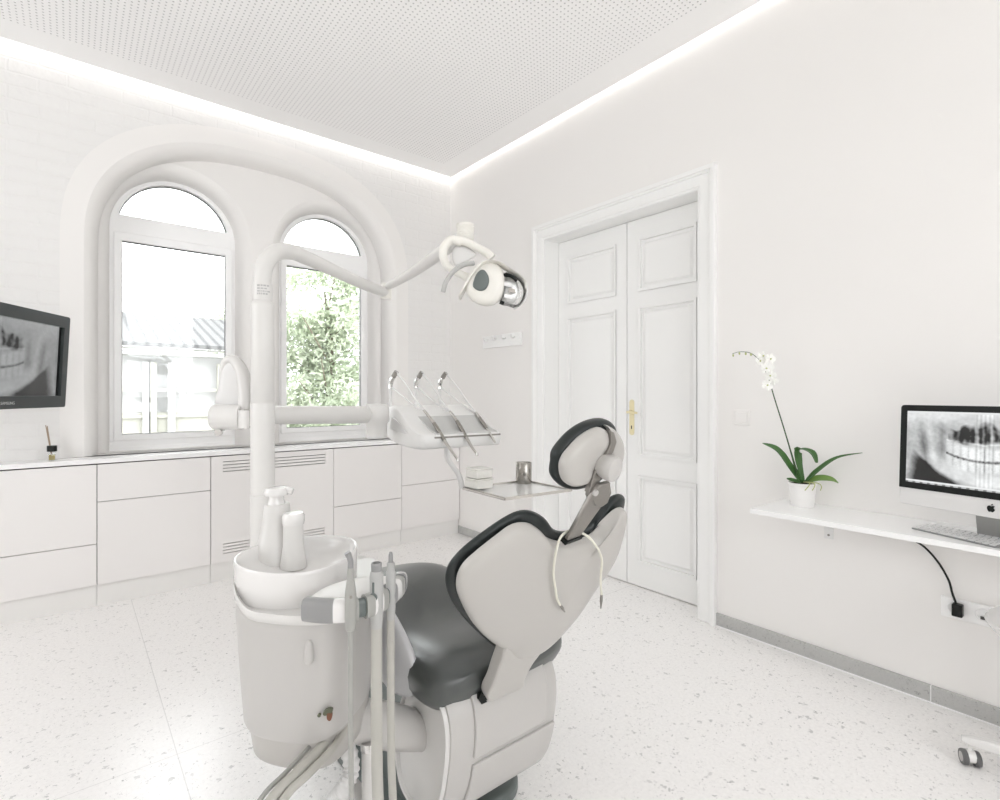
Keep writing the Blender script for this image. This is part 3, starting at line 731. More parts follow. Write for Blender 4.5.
# flower spike and stake
sp = [cpos(-.02, .11), cpos(-.045, .22), cpos(-.085, .36), cpos(-.135, .52), cpos(-.155, .59), cpos(-.18, .65), cpos(-.21, .70), cpos(-.25, .73), cpos(-.30, .735), cpos(-.335, .725)]
MB().tube(catmull(sp, 5), lerp_list([.0036, .0034, .003, .0026, .002, .0016, .0013, .001], 46), 8).build('flower_stem', 'stem', t)
MB().tube([cpos(-.002, .11, .01), cpos(-.135, .54, .012)], .0022, 6).build('stake', 'stem', t)
mb = MB()
for k, (dx, dz) in enumerate([(.02, .0), (-.018, .005), (.0, -.006)]):
    mb.tube(catmull([cpos(dx*.4, .118, -.02), cpos(dx+.02, .118, -.055), cpos(dx*1.6+.02, .105, -.064), cpos(dx*1.9+.01, .085, -.062)], 4), .0022, 6)
mb.build('root', 'yell', t)
def flowermesh():
    mb = MB()
    for k in range(5):
        a = math.radians(90+72*k); wdt = .014 if k in (1, 4) else .009; ln = .028
        d = Vector((math.cos(a), 0, math.sin(a))); s = Vector((-math.sin(a), 0, math.cos(a)))
        vs = [Vector((0, -.001, 0))]
        for u_, w_ in ((.25, .5), (.55, 1), (.85, .8), (1, .15)):
            for q in (-1, 0, 1): vs.append(d*ln*u_ + s*wdt*w_*q + Vector((0, -.004*u_ + .004*abs(q), 0)))
        fs = [(0, 1, 2), (0, 2, 3)]
        for r in range(3):
            for q in range(2): b = 1+r*3+q; fs.append((b, b+1, b+4, b+3))
        mb.add(vs, fs)
    return mb
fm = None; random.seed(3)
fspots = [(-.150, .66, .04), (-.165, .62, -.01), (-.140, .60, .02), (-.175, .575, .0), (-.19, .655, -.02), (-.205, .69, .01), (-.16, .70, .0), (-.185, .715, .02)]
for i, (dx, dz, dw) in enumerate(fspots):
    if fm is None:
        fo = flowermesh().build('flower', 'petal', t, local=True); fm = fo
        th = MB().lathe([(.001, 0), (.004, .001), (.0035, .006), (.001, .007)], (0, 0, 0), (0, -1, 0), 8).build('throat', 'yell', fo, local=True); thm = th
    else:
        fo = fm.copy(); C.objects.link(fo); fo.parent = t
        th = thm.copy(); C.objects.link(th); th.parent = fo
    p = Vector(cpos(dx, dz, dw-.015)) - Vector(t.location); fo.location = p
    fo.rotation_euler = (random.uniform(-.5, .3), random.uniform(-.6, .6), -.68+random.uniform(-.8, .5)); fo.scale = (1.0,)*3
for k, (dx, dz) in enumerate([(-.245, .722), (-.27, .726), (-.30, .727), (-.33, .718)]):
    c_ = cpos(dx, dz); MB().lathe([(.001, -.007), (.005-.0006*k, -.003), (.0055-.0006*k, .002), (.001, .007)], c_, n=10).build('bud', 'yell', t)

# ------------------------------------------------------------------ rolling stool at the right edge
scx, scy = cw(1.885, 1.66)
t = thing('rolling_stool', 'white stool on castors, only its seat edge and one castor showing', 'stool', (scx, scy, 0))
prof = [(.001, .518), (.10, .520), (.20, .532), (.258, .534), (.266, .525), (.256, .508), (.20, .49), (.05, .478), (.001, .478)]
MB().lathe(prof, (scx, scy, 0), n=40).build('seat', 'ceramic', t)
MB().lathe([(.001, .08), (.035, .08), (.035, .26), (.022, .265), (.022, .480), (.001, .480)], (scx, scy, 0), n=20).build('gas_column', 'alu', t)
ctv = Vector(pZ_ := (2.444, .389, 0)); d0 = (Vector((ctv.x, ctv.y)) - Vector((scx, scy)))
for k in range(5):
    a = 2*PI*k/5; dd = Vector((d0.x*math.cos(a)-d0.y*math.sin(a), d0.x*math.sin(a)+d0.y*math.cos(a))); ln = max(dd.length, .27); dd = dd.normalized()
    ex, ey = scx+dd.x*d0.length, scy+dd.y*d0.length
    sdv = Vector((-dd.y, dd.x))
    rg = []
    for q, (f_, w_, z0, z1) in enumerate([(0, .03, .075, .125), (.35, .025, .075, .118), (.85, .020, .075, .105), (1.0, .018, .075, .10), (1.08, .012, .08, .095)]):
        c_ = Vector((scx+dd.x*d0.length*f_, scy+dd.y*d0.length*f_))
        rg.append([(c_.x+sdv.x*a_*w_, c_.y+sdv.y*a_*w_, z_) for a_, z_ in ((-1, z0), (1, z0), (1, (z0+z1)/2), (.6, z1), (-.6, z1), (-1, (z0+z1)/2))])
    MB().rings(rg).build('leg', 'ceramic', t, bevel=.003)
    # castor
    ca = .9+k; cx_, cy_ = ex, ey; ax = Vector((D1[0]*math.cos(.35*k+.5)+0, D2[0]*math.cos(.35*k+.5)+math.sin(.5*k)*.6, 0)).normalized()
    if k == 0: ax = Vector((*cw(.93, -.35), 0)).normalized()
    cs_ = MB(); cs_.tube([(cx_, cy_, .03), (cx_, cy_, .078)], .006, 10); cs_.lathe([(.001, -.011), (.022, -.011), (.022, .011), (.001, .011)], (cx_, cy_, .032), ax, 20)
    ca_ = cs_.build('castor', 'ceramic', t)
    for s_ in (-1, 1):
        cc = Vector((cx_, cy_, .0255)) + ax*s_*.018
        MB().lathe([(.001, -.008), (.016, -.008), (.024, -.008), (.0255, -.004), (.0255, .004), (.024, .008), (.016, .008)], cc, ax, 24).build('wheel', 'rubber', ca_)
        MB().lathe([(.001, -.0085), (.016, -.0085), (.016, .0085), (.001, .0085)], cc, ax, 18).build('wheel_hub', 'shell2', ca_)

# ------------------------------------------------------------------ dental chair
cx = .975
ch = thing('dental_chair', 'charcoal upholstered dental chair with white shell back, seen from behind', 'dental chair', (cx, 1.5, 0))
# floor plate
mb = MB(); mb.prism(rrect(.73, 1.27, 1.165, 2.25, .10, 10), .0, .045, XY); mb.build('base_plate', 'dgrey', ch, bevel=.012, seg=3)
mb = MB()
rg = []
for z, k in ((.045, 1.0), (.12, .92), (.25, .8), (.40, .8)):
    rg.append([(.95+(a-.95)*k, 1.62+(b-1.62)*k, z) for a, b in rrect(.80, 1.38, 1.10, 1.9, .08, 6)])
mb.rings(rg).build('lift_column', 'dgrey', ch, ang=50)
# rear hinge housing: oval drum across the chair
def drum(x_list, cy=1.285, cz=.31, hy=.140, hz=.205):
    rg = []
    for x, k in x_list:
        r_ = []
        for q in range(40):
            a = 2*PI*q/40; c_, s_ = math.cos(a), math.sin(a)
            y = cy + hy*k*math.copysign(abs(c_)**.75, c_); z = cz + hz*k*math.copysign(abs(s_)**.8, s_)
            y += -.040*(z-cz)/hz
            r_.append((x, y, z))
        rg.append(r_)
    return rg
MB().rings(drum([(.772, .80), (.765, .90), (.768, .96), (.785, 1.0), (1.138, 1.0), (1.154, .96), (1.157, .90), (1.152, .8)])).build('hinge_housing', 'shell2', ch, ang=50)
# raised rim of the end cap; lighter white stands in for blocked light
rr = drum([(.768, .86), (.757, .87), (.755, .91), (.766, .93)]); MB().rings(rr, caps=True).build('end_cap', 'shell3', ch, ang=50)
# rear cover panel wraps over the drum back (slightly larger, narrower)
def arcpanel(x0, x1, a0, a1, grow, th):
    pts = []
    for q in range(25):
        a = math.radians(a0+(a1-a0)*q/24); c_, s_ = math.cos(a), math.sin(a)
        for_k = []
        for g in (grow, grow-th):
            y = 1.285 + (.140+g)*math.copysign(abs(c_)**.75, c_); z = .31 + (.205+g)*math.copysign(abs(s_)**.8, s_); y += -.040*(z-.31)/.205
            for_k.append((y, z))
        pts.append(for_k)
    rg = [[(x0, *p[0]), (x1, *p[0]), (x1, *p[1]), (x0, *p[1])] for p in pts]
    return MB().rings(rg)
arcpanel(.838, 1.146, 181, 262, .008, .02).build('rear_cover', 'shell2', ch, bevel=.003, ang=50)
arcpanel(.838, 1.105, 112, 178.5, .008, .02).build('upper_cover', 'shell2', ch, bevel=.003, ang=50)
# seat and leg rest: one long cushion
secs = [(1.135, .17, .045, .535), (1.15, .215, .085, .528), (1.19, .240, .160, .518), (1.27, .246, .176, .512), (1.36, .240, .162, .510), (1.45, .228, .13, .525),
        (1.55, .200, .13, .548), (1.65, .175, .13, .575), (1.75, .165, .12, .585), (1.85, .16, .11, .572), (2.0, .16, .10, .53), (2.2, .165, .09, .47), (2.4, .16, .085, .415), (2.5, .13, .07, .39), (2.53, .08, .03, .385)]
rg = []
SP = catmull([(a, b, c_) for a, b, c_, d_ in secs], 3); SZ = catmull([(a, d_, 0) for a, b, c_, d_ in secs], 3)
for p, q in zip(SP, SZ):
    r_ = []; y, hw, th, zc_ = p.x, p.y, p.z, q.y
    for k in range(36):
        a = 2*PI*k/36; c_, s_ = math.cos(a), math.sin(a)
        xx = hw*math.copysign(abs(c_)**.70, c_); zz = th/2*math.copysign(abs(s_)**.72, s_)
        if s_ > 0: zz += .016*(abs(xx)/hw)**2*max(0, 1-abs(y-1.4)/.4) - .012*max(0, 1-abs(y-1.4)/.35)
        else: zz *= 1.15
        cxx = cx - .003 + .02*max(0, min(1, (y-1.4)/.3))
        r_.append((cxx+xx, y, zc_+zz))
    rg.append(r_)
MB().rings(rg).build('seat', 'leather', ch, ang=80)
mb = MB(); mb.box((.80, 1.42, .38), (1.15, 2.0, .455)); mb.build('seat_pan', 'dgrey', ch, bevel=.03, seg=4)
# side shield left of the seat
mb = MB(); pillow(mb, [(1.275, .47), (1.325, .432), (1.42, .44), (1.50, .54), (1.53, .63), (1.50, .70), (1.44, .69), (1.35, .63), (1.283, .55)], (1.41, .565), .014, .014, lambda a, b, d: (.722+d-(a-1.40)*.16, a, b+.012), K=6)
mb.build('side_shield', 'mgrey', ch, ang=60)
for o in ch.children:
    if o.name.startswith('side_shield'): o.data.materials[0] = mat('light grey plastic', (.62, .62, .63), .35)
# backrest frame of reference
BT = Vector((0, -.4605, .8876)); BN = Vector((0, -.8876, -.4605)); BO = Vector((0, 1.15, .475))
def bk(a, t_, n_): p = BO + BT*t_ + BN*n_; return (a, p.y, p.z)
cush = [(.90, .155), (.858, .180), (.753, .286), (.684, .368), (.643, .436), (.633, .490), (.652, .533), (.690, .571), (.736, .605), (.774, .621), (.815, .617), (.866, .590), (.914, .548), (.965, .527), (1.02, .527), (1.068, .552), (1.098, .595), (1.137, .613), (1.177, .588), (1.197, .50), (1.19, .41), (1.16, .32), (1.12, .23), (1.07, .16), (1.0, .13)]
def wrap(x, y, s): return -.012*((x-.93)/.29)**2*(s**1.5)
mb = MB(); pillow(mb, cush, (.93, .37), .020, .022, lambda a, b, d: bk(a, b, d-.020), e1=.36, e2=.75, bend=wrap)
mb.build('back_cushion', 'leather2', ch, ang=80)
shl = [(.900, .163), (.876, .190), (.853, .212), (.808, .248), (.733, .325), (.672, .410), (.642, .467), (.638, .518), (.662, .553), (.703, .590), (.738, .615), (.782, .612), (.828, .585), (.869, .553), (.94, .526), (1.03, .524), (1.073, .552), (1.104, .596), (1.142, .580), (1.178, .49), (1.190, .409), (1.162, .335), (1.130, .235), (1.078, .160), (1.02, .125), (.94, .135)]
mb = MB(); pillow(mb, shl, (.93, .37), .012, .034, lambda a, b, d: bk(a, b, d+.010), e1=.30, e2=.6, bend=lambda x, y, s: -.010*((x-.93)/.29)**2*(s**1.5))
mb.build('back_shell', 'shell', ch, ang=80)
# lower link from shell to housing
lk = [(.850, .245), (.852, .187), (.854, .14), (.858, .09), (.855, .055), (.862, .03), (.880, .012), (.94, .010), (1.000, .006), (.989, .045), (.993, .101), (1.008, .137), (1.03, .2), (.94, .28)]
lo_ = catmull([(a, b, 0) for a, b in lk], 4, True)
mb = MB(); mb.prism([(p.x, p.y) for p in lo_], -.004, .034, bk); mb.build('back_link', 'shell', ch, bevel=.006, seg=3, ang=50)
# dark slot where link enters
mb = MB(); mb.prism([(.852, .478), (.859, .492), (.893, .489), (.879, .465), (.886, .448), (1.020, .446), (1.022, .438), (.879, .432)], 1.135, 1.17, XZ)
mb.build('link_slot', 'black', ch)
# headrest stem bar
def bar(mb, p0, p1, w, n0, n1):
    d = (Vector(p1)-Vector(p0)).normalized(); s = Vector((-d.y, d.x))*w/2
    o = [(p0[0]+s.x, p0[1]+s.y), (p0[0]-s.x, p0[1]-s.y), (p1[0]-s.x, p1[1]-s.y), (p1[0]+s.x, p1[1]+s.y)]
    mb.prism(o, n0, n1, bk); return mb
mb = MB(); mb.prism([(.898, .563), (.942, .570), (.972, .645), (.984, .69), (.968, .720), (.932, .718), (.918, .69)], .030, .042, bk)
mb.build('headrest_stem', 'brack', ch, bevel=.003)
mb = MB(); mb.prism([(.892, .556), (.947, .563), (.945, .571), (.896, .566)], .028, .045, bk); mb.build('stem_slot', 'black', ch)
# headrest
HT = Vector((0, -.27, .963)); HN = Vector((0, -.963, -.27)); HO = Vector((0, .82, 1.13))
def hk(a, t_, n_): p = HO + HT*t_ + HN*n_; return (a, p.y, p.z)
hc = [(.834, .012), (.831, .033), (.842, .054), (.870, .083), (.910, .104), (.956, .112), (.992, .106), (1.020, .087), (1.040, .052), (1.048, .01), (1.030, -.03), (.983, -.055), (.940, -.060), (.91, -.059), (.872, -.047), (.84, -.019)]
mb = MB(); pillow(mb, hc, (.94, .03), .022, .022, lambda a, b, d: hk(a, b, d-.018), e1=.36, e2=.7, bend=lambda x, y, s: -.006*((x-.94)/.13)**2*s)
mb.build('headrest_cushion', 'leather2', ch, ang=80)
hl = [(.829, .016), (.832, .036), (.842, .050), (.870, .077), (.905, .095), (.932, .100), (.956, .090), (.968, .070), (.957, .050), (.934, .023), (.926, -.003), (.925, -.028), (.905, -.036), (.870, -.034), (.842, -.014)]
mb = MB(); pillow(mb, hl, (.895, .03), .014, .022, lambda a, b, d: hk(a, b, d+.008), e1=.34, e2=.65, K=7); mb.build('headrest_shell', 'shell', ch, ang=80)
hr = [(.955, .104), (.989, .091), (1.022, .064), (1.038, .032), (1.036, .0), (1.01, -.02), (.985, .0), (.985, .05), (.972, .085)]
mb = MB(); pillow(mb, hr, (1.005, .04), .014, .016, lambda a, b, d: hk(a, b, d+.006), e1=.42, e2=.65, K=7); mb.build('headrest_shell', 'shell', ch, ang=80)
mb = MB()
mb.prism([(.945, .098), (.957, .095), (.974, .072), (.970, .047), (.950, .020), (.945, -.015), (.945, -.05), (.915, -.05), (.918, -.005), (.930, .028), (.950, .05), (.955, .070)], .018, .034, hk)
mb.prism([(.924, -.035), (.930, -.030), (.980, -.036), (.990, -.055), (.984, -.080), (.965, -.088), (.940, -.080), (.924, -.06)], .015, .040, hk)
hb = mb.build('headrest_bracket', 'brack', ch, bevel=.002)
hinge = MB(); hinge.lathe([(.001, .0), (.008, .0), (.007, .006), (.001, .007)], hk(.926, -.045, .040), HN, 14); hinge.build('screw', 'shell2', hb)
ka = (HN + Vector((.10, 0, .05))).normalized()
mb = MB(); mb.lathe([(.001, -.03), (.025, -.03), (.0295, -.012), (.030, .002), (.027, .009), (.018, .013), (.001, .015)], hk(.949, .017, .056), ka, 32); mb.build('lock_knob', 'shell2', ch)

# napkin cord over the backrest
t = thing('bib_cord', 'thin ivory cord with two dark clips draped over the back of the chair', 'cord', bk(.97, .40, .07))
nb = .060
pts = [bk(.965, .353, .053), bk(.938, .385, .054), bk(.913, .426, .054), bk(.885, .475, .053), bk(.868, .52, .052), bk(.866, .556, .045), bk(.885, .570, .030), bk(.915, .575, .022), bk(.945, .570, .022), bk(.975, .560, .040), bk(.999, .540, .053), bk(1.03, .51, .055), bk(1.055, .475, .058), bk(1.077, .417, .062), bk(1.107, .358, .068)]
MB().tube(catmull(pts, 6), .0030, 8).build('cord', 'cord', t)
for a, b in ((bk(.965, .353, .053), bk(.996, .320, .055)), (bk(1.107, .358, .068), bk(1.128, .305, .073))):
    a, b = Vector(a), Vector(b); MB().tube([a, a+(b-a)*.25, a+(b-a)*.5, a+(b-a)*.55, b], [.003, .0042, .0042, .0035, .0015], 8).build('clip', 'brack', t)

# ------------------------------------------------------------------ spittoon unit
sx, sy = .453, 1.373
su = thing('spittoon_unit', 'white spittoon unit with round ceramic bowl standing left of the chair', 'dental unit', (sx, sy, 0))
sec = [(-.655, 1.36), (-.640, 1.27), (-.585, 1.20), (-.49, 1.168), (-.415, 1.163), (-.368, 1.180), (-.335, 1.24), (-.318, 1.34), (-.330, 1.46), (-.39, 1.58), (-.50, 1.60), (-.60, 1.54), (-.65, 1.45)]
sc0 = (-.475, 1.34)
def bodyring(k, z, dz=None, kx=None):
    o = catmull([(a, b, 0) for a, b in sec], 5, True)
    return [cw(sc0[0]+(p.x-sc0[0])*(kx or k), sc0[1]+(p.y-sc0[1])*k) + ((z + (dz(p.x) if dz else 0)),) for p in o]
arcdz = lambda x: -.0 + .10*max(0, (x+.42)/.12)**1.2*.25
rg = [bodyring(.78, .530, arcdz), bodyring(.865, .512, arcdz), bodyring(.89, .522, arcdz), bodyring(.930, .62), bodyring(.965, .72), bodyring(.985, .775), bodyring(.985, .79), bodyring(.97, .797), bodyring(.90, .799)]
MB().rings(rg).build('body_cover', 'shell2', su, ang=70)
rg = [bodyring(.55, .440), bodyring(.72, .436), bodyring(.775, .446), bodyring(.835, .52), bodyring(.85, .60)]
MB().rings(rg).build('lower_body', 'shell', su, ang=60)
# pale flared lip around the bowl base
tl = lambda x: .055*max(0, (-.56-x)/.1)**1.3
rg = [bodyring(.965, .785, tl), bodyring(1.0, .790, tl), bodyring(1.015, .803, tl), bodyring(1.0, .810, tl), bodyring(.90, .806)]
MB().rings(rg).build('rim', 'shell3', su, ang=70)
# bowl with wavy rim
n = 64; rings = []
def bowlr(r, z, wv): return [(sx+r*(1+.03*math.cos(2*(2*PI*k/n)+.4))*math.cos(2*PI*k/n), sy+r*(1-.03*math.cos(2*(2*PI*k/n)))*math.sin(2*PI*k/n), z+wv*math.sin(2*PI*k/n*2+1.9)*.5+wv*.6*math.sin(2*PI*k/n+.9)) for k in range(n)]
for r, z, wv in [(.10, .800, 0), (.138, .800, 0), (.1425, .806, 0), (.1435, .85, .002), (.1440, .886, .007), (.1442, .893, .008), (.142, .896, .008), (.139, .895, .008), (.134, .883, .006), (.125, .862, .003), (.09, .845, 0), (.03, .838, 0), (.012, .836, 0)]:
    rings.append(bowlr(r, z, wv))
MB().rings(rings).build('bowl', 'ceramic', su, ang=80)
MB().lathe([(.001, .838), (.018, .838), (.018, .842), (.014, .843), (.001, .841)], (sx+.01, sy-.01, 0), n=20).build('drain', 'shell2', su)
# spout tower behind the bowl
tx, ty = cw(-.612, 1.445)
mb = MB(); rg = []
for r, z in [(.062, .82), (.058, .86), (.046, .895), (.040, .92), (.034, .96), (.030, 1.0)]:
    rg.append([(tx+r*1.1*math.cos(2*PI*k/28), ty+r*math.sin(2*PI*k/28), z) for k in range(28)])
mb.rings(rg); mb.build('spout_tower', 'shell3', su, ang=60)
mb = MB(); mb.lathe([(.001, 1.0), (.024, 1.0), (.020, 1.012), (.020, 1.022), (.031, 1.024), (.033, 1.034), (.028, 1.044), (.001, 1.046)], (tx-.002, ty, 0), n=28)
mb.tube(catmull([(tx, ty, 1.036), (tx+.015, ty-.01, 1.038), (tx+.035, ty-.025, 1.032)], 5), .009, 10); mb.build('bowl_spout', 'ceramic', su, ang=50)
ux, uy = cw(-.549, 1.40)
mb = MB(); mb.lathe([(.001, .84), (.034, .84), (.030, .87), (.026, .90), (.025, .955), (.001, .956)], (ux, uy, 0), n=24); mb.build('cup_filler', 'shell3', su)
mb = MB(); mb.lathe([(.001, .955), (.027, .955), (.0285, .962), (.0285, .978), (.024, .985), (.001, .986)], (ux, uy, 0), n=24); mb.build('filler_cap', 'ceramic', su)
# small finger bump on the front and printed mark
bx = cw(-.402, 1.108); fwd = Vector((*cw(-.15, -1), 0)).normalized()
def bodyfront(u, v):   # nearest body_cover surface point seen from the room side
    r = (u-500)/F; best = None
    o = catmull([(a, b, 0) for a, b in sec], 12, True)
    for p in o:
        a, b = sc0[0]+(p.x-sc0[0])*.968, sc0[1]+(p.y-sc0[1])*.968
        if b < sc0[1] and (best is None or abs(a/b-r) < best[0]): best = (abs(a/b-r), a, b)
    a, b = best[1:]; return Vector(cw(a, b, CH+(HZ-v)/F*b)), b
pt, b_ = bodyfront(309, 652); nrm = Vector((*cw(-.05, -1), 0)).normalized()
sd = Vector((*cw(1, 0), 0))
mb = MB(); pillow(mb, [(-.009, -.022), (0, -.028), (.009, -.020), (.010, .0), (.007, .022), (0, .028), (-.007, .022), (-.010, 0)], (0, 0), .006, .009, lambda a, b, d: pt + sd*a + Vector((0, 0, 1))*b + nrm*d, K=5)
mb.build('finger_grip', 'shell2', su, ang=80)
mp, b_ = bodyfront(326, 713); nr2 = Vector((*cw(.10, -1), 0)).normalized(); sd2 = Vector((*cw(1, .10), 0)).normalized()
def mk(o, d0=.0015, d1=.004):
    oo = catmull([(a, b, 0) for a, b in o], 4, True)
    return MB().prism([(p.x, p.y) for p in oo], -.004, d1, lambda a, b, d: mp + sd2*a + Vector((0, 0, 1))*b + nr2*d)
mk([(-.006, .001), (.0, .008), (.008, .011), (.015, .009), (.014, .002), (.006, -.002), (-.002, -.004)]).build('printed_mark', 'olive', su)
mk([(.004, .001), (.013, .0), (.013, -.012), (.008, -.016), (.003, -.010)], d1=.0045).build('printed_mark', 'brown', su)
mk([(-.018, -.003), (-.013, -.001), (-.010, -.004), (-.014, -.007)], d1=.004).build('printed_mark', 'olive', su)

# assistant's instrument holder (curved, grey and white segments)
hp_ = [(.377, 1.096), (.396, 1.070), (.415, 1.052), (.445, 1.034), (.475, 1.029), (.507, 1.036), (.535, 1.05), (.560, 1.066), (.585, 1.088), (.605, 1.112)]
hpts = catmull([(a, b, 0) for a, b in hp_], 6)
def seg_mesh(i0, i1, hh=.024, dd=.016, z=.857):
    rg = []
    for i in range(i0, i1+1):
        p = hpts[i]; t_ = (hpts[min(i+1, len(hpts)-1)]-hpts[max(i-1, 0)]).normalized(); nn = Vector((t_.y, -t_.x, 0))
        rg.append([tuple(p + nn*dd*math.copysign(abs(math.cos(q))**.6, math.cos(q)) + Vector((0, 0, z+hh*math.copysign(abs(math.sin(q))**.6, math.sin(q))))) for q in [2*PI*k/20 for k in range(20)]])
    return MB().rings(rg)
hold = thing('instrument_holder', 'curved holder with alternating grey and white segments in front of the spittoon', 'holder', (.49, 1.05, .83))
cuts = [(0, 13, 'mgrey'), (13, 18, 'ceramic'), (18, 21, 'hgrey'), (24, 27, 'hgrey'), (27, 31, 'ceramic'), (31, 34, 'hgrey'), (38, 41, 'mgrey'), (41, 45, 'ceramic'), (45, 49, 'hgrey'), (50, 52, 'mgrey'), (52, 54, 'ceramic')]
for a, b, m_ in cuts: seg_mesh(a, b).build('holder_segment', m_, hold, ang=60, bevel=0)
seg_mesh(0, 54, .019, .010).build('holder_core', 'dgrey', hold, ang=60)
# white bracket carrying the holder from the body
bo = [(.375, 1.105), (.405, 1.145), (.46, 1.18), (.54, 1.185), (.59, 1.155), (.602, 1.125), (.585, 1.095), (.55, 1.072), (.50, 1.055), (.45, 1.055), (.41, 1.075)]
mb = MB(); pillow(mb, bo, (.49, 1.12), .012, .014, lambda a, b, d: (a, b, .856+d), e1=.4, e2=.8, K=6); mb.build('holder_bracket', 'shell3', hold, ang=70)

# suction handpieces: each thing with its own hose looping back into the unit
def hose_path(x, y, z0, k):
    return catmull([(x, y, z0), (x, y, .70), (x, y-.003, .5), (x-.01, y-.03, .33), (x-.07, y-.09, .20), cw(-.50+.02*k, .98) + (.30,), cw(-.515+.024*k, 1.03) + (.42,), cw(-.490+.024*k, 1.085) + (.470,), cw(-.460+.026*k, 1.13) + (.488,), cw(-.435+.028*k, 1.19) + (.498,), cw(-.42+.028*k, 1.26) + (.51,)], 8)
A = []
t = thing('saliva_ejector', 'slim grey suction handpiece with bent tip, leftmost in the curved holder', 'handpiece', (.447, 1.012, .62))
hx, hy = cw(-.3010, 1.062)
MB().lathe([(.003, .822), (.0095, .826), (.0115, .845), (.0115, .895), (.0105, .905), (.0075, .925), (.006, .95)], (hx, hy, 0), n=20).build('handpiece', 'hgrey', t)
MB().tube(catmull([(hx, hy, .948), (hx, hy, .962), (hx-.003, hy+.002, .974), (hx-.006, hy+.003, .981)], 4), [.006]*8+[.0065]*5, 14).build('tip', 'mgrey', t)
MB().lathe([(.001, 0), (.003, 0), (.003, .002), (.001, .0025)], (hx-.004, hy-.0105, .895), (-.3, -1, 0), 10).build('button', 'brack', t)
MB().tube(hose_path(hx, hy, .83, 0), .0052, 10).build('hose', 'hgrey', t)
t = thing('suction_handpiece', 'wide pale grey suction handpiece with slide lever, middle of the curved holder', 'handpiece', (.5, 1.02, .62))
hx, hy = cw(-.262, 1.118)
MB().lathe([(.003, .80), (.012, .805), (.0145, .83), (.0145, .915), (.013, .922), (.0115, .925)], (hx, hy, 0), n=22).build('handpiece', 'pgrey', t)
MB().lathe([(.011, .922), (.0115, .940), (.0105, .942), (.0085, .942), (.0075, .930), (.001, .930)], (hx, hy, 0), n=22).build('tip', 'mgrey', t)
qx, qy = cw(-.2655, 1.104)
mb = MB(); mb.tube([(qx, qy, .905), (qx, qy, .878)], .0025, 8); mb.lathe([(.001, -.003), (.009, -.003), (.009, .003), (.001, .003)], (qx, qy, .874), (*cw(0, -1), 0), 14); mb.build('slide_lever', 'dgrey', t)
MB().tube(hose_path(hx, hy, .81, 1), .0120, 14).build('hose', 'hose2', t)
t = thing('syringe_handpiece', 'grey stepped handpiece with narrow nozzle, rightmost in the curved holder', 'handpiece', (.55, 1.05, .62))
hx, hy = cw(-.2405, 1.160)
MB().lathe([(.003, .80), (.009, .805), (.0105, .83), (.0105, .908), (.0095, .910), (.0088, .912), (.0088, .928), (.007, .930)], (hx, hy, 0), n=20).build('handpiece', 'pgrey', t)
MB().lathe([(.007, .928), (.005, .932), (.0048, .945), (.003, .952), (.001, .953)], (hx, hy, 0), n=16).build('nozzle', 'mgrey', t)
MB().tube(hose_path(hx, hy, .81, 2), .0088, 12).build('hose', 'hose2', t)

# arm joining spittoon unit and chair
mb = MB()
p0 = Vector((*cw(-.40, 1.36), .46)); p1 = Vector((.785, 1.31, .335))
rg = []
for i in range(13):
    s_ = i/12; c_ = p0.lerp(p1, s_); hh = .055+.012*math.sin(s_*PI); dd = .05
    rg.append([(c_.x+ (0)*1, c_.y+dd*math.cos(q), c_.z+hh*math.sin(q)+.0) for q in [2*PI*k/24 for k in range(24)]])
mb.rings(rg).build('unit_arm', 'shell2', ch, ang=60)

# floor connection box with corrugated hose
bxx, byy = cw(-.435, 1.38)
t = thing('floor_connection_box', 'white rounded connection housing on the floor under the spittoon unit', 'box', (bxx, byy, 0))
mb = MB(); rg = []
path = [(-.62, 1.36, .09, .10), (-.56, 1.36, .16, .15), (-.50, 1.36, .20, .185), (-.45, 1.36, .225, .215), (-.41, 1.36, .27, .235), (-.385, 1.36, .275, .225), (-.365, 1.36, .24, .17)]
pc_ = catmull([(a, b, c_) for a, b, c_, d_ in path], 4)
for p in pc_:
    rg.append([cw(p.x, p.y+.10*math.copysign(abs(math.cos(q))**.7, math.cos(q))) + (p.z/2*(1+math.copysign(abs(math.sin(q))**.7, math.sin(q)))+.001,) for q in [2*PI*k/24 for k in range(24)]])
mb.rings(rg).build('housing', 'shell3', t, ang=70)
mb = MB(); rg = []
cpth = catmull([(*cw(-.43, 1.33), .23), (*cw(-.415, 1.32), .28), (*cw(-.385, 1.31), .325), (*cw(-.375, 1.33), .36), (*cw(-.40, 1.36), .42)], 14)
mb.tube(cpth, [.020 + .0022*math.sin(i*1.9) for i in range(len(cpth))], 16); mb.build('corrugated_hose', 'lhose', t, ang=60)
mb = MB(); mb.tube([(*cw(-.338, 1.36), .10), (*cw(-.338, 1.36), .395)], .019, 18); mb.build('supply_pipe', 'shell3', t)
mb = MB(); mb.tube([(*cw(-.338, 1.36), .385), (*cw(-.338, 1.36), .405)], .021, 18); mb.box((0, 0, 0), (.001, .001, .001)); mb.v = mb.v[:-8]; mb.f = mb.f[:-6]; mb.fm = mb.fm[:-6]
mb.build('clamp', 'chrome', t)

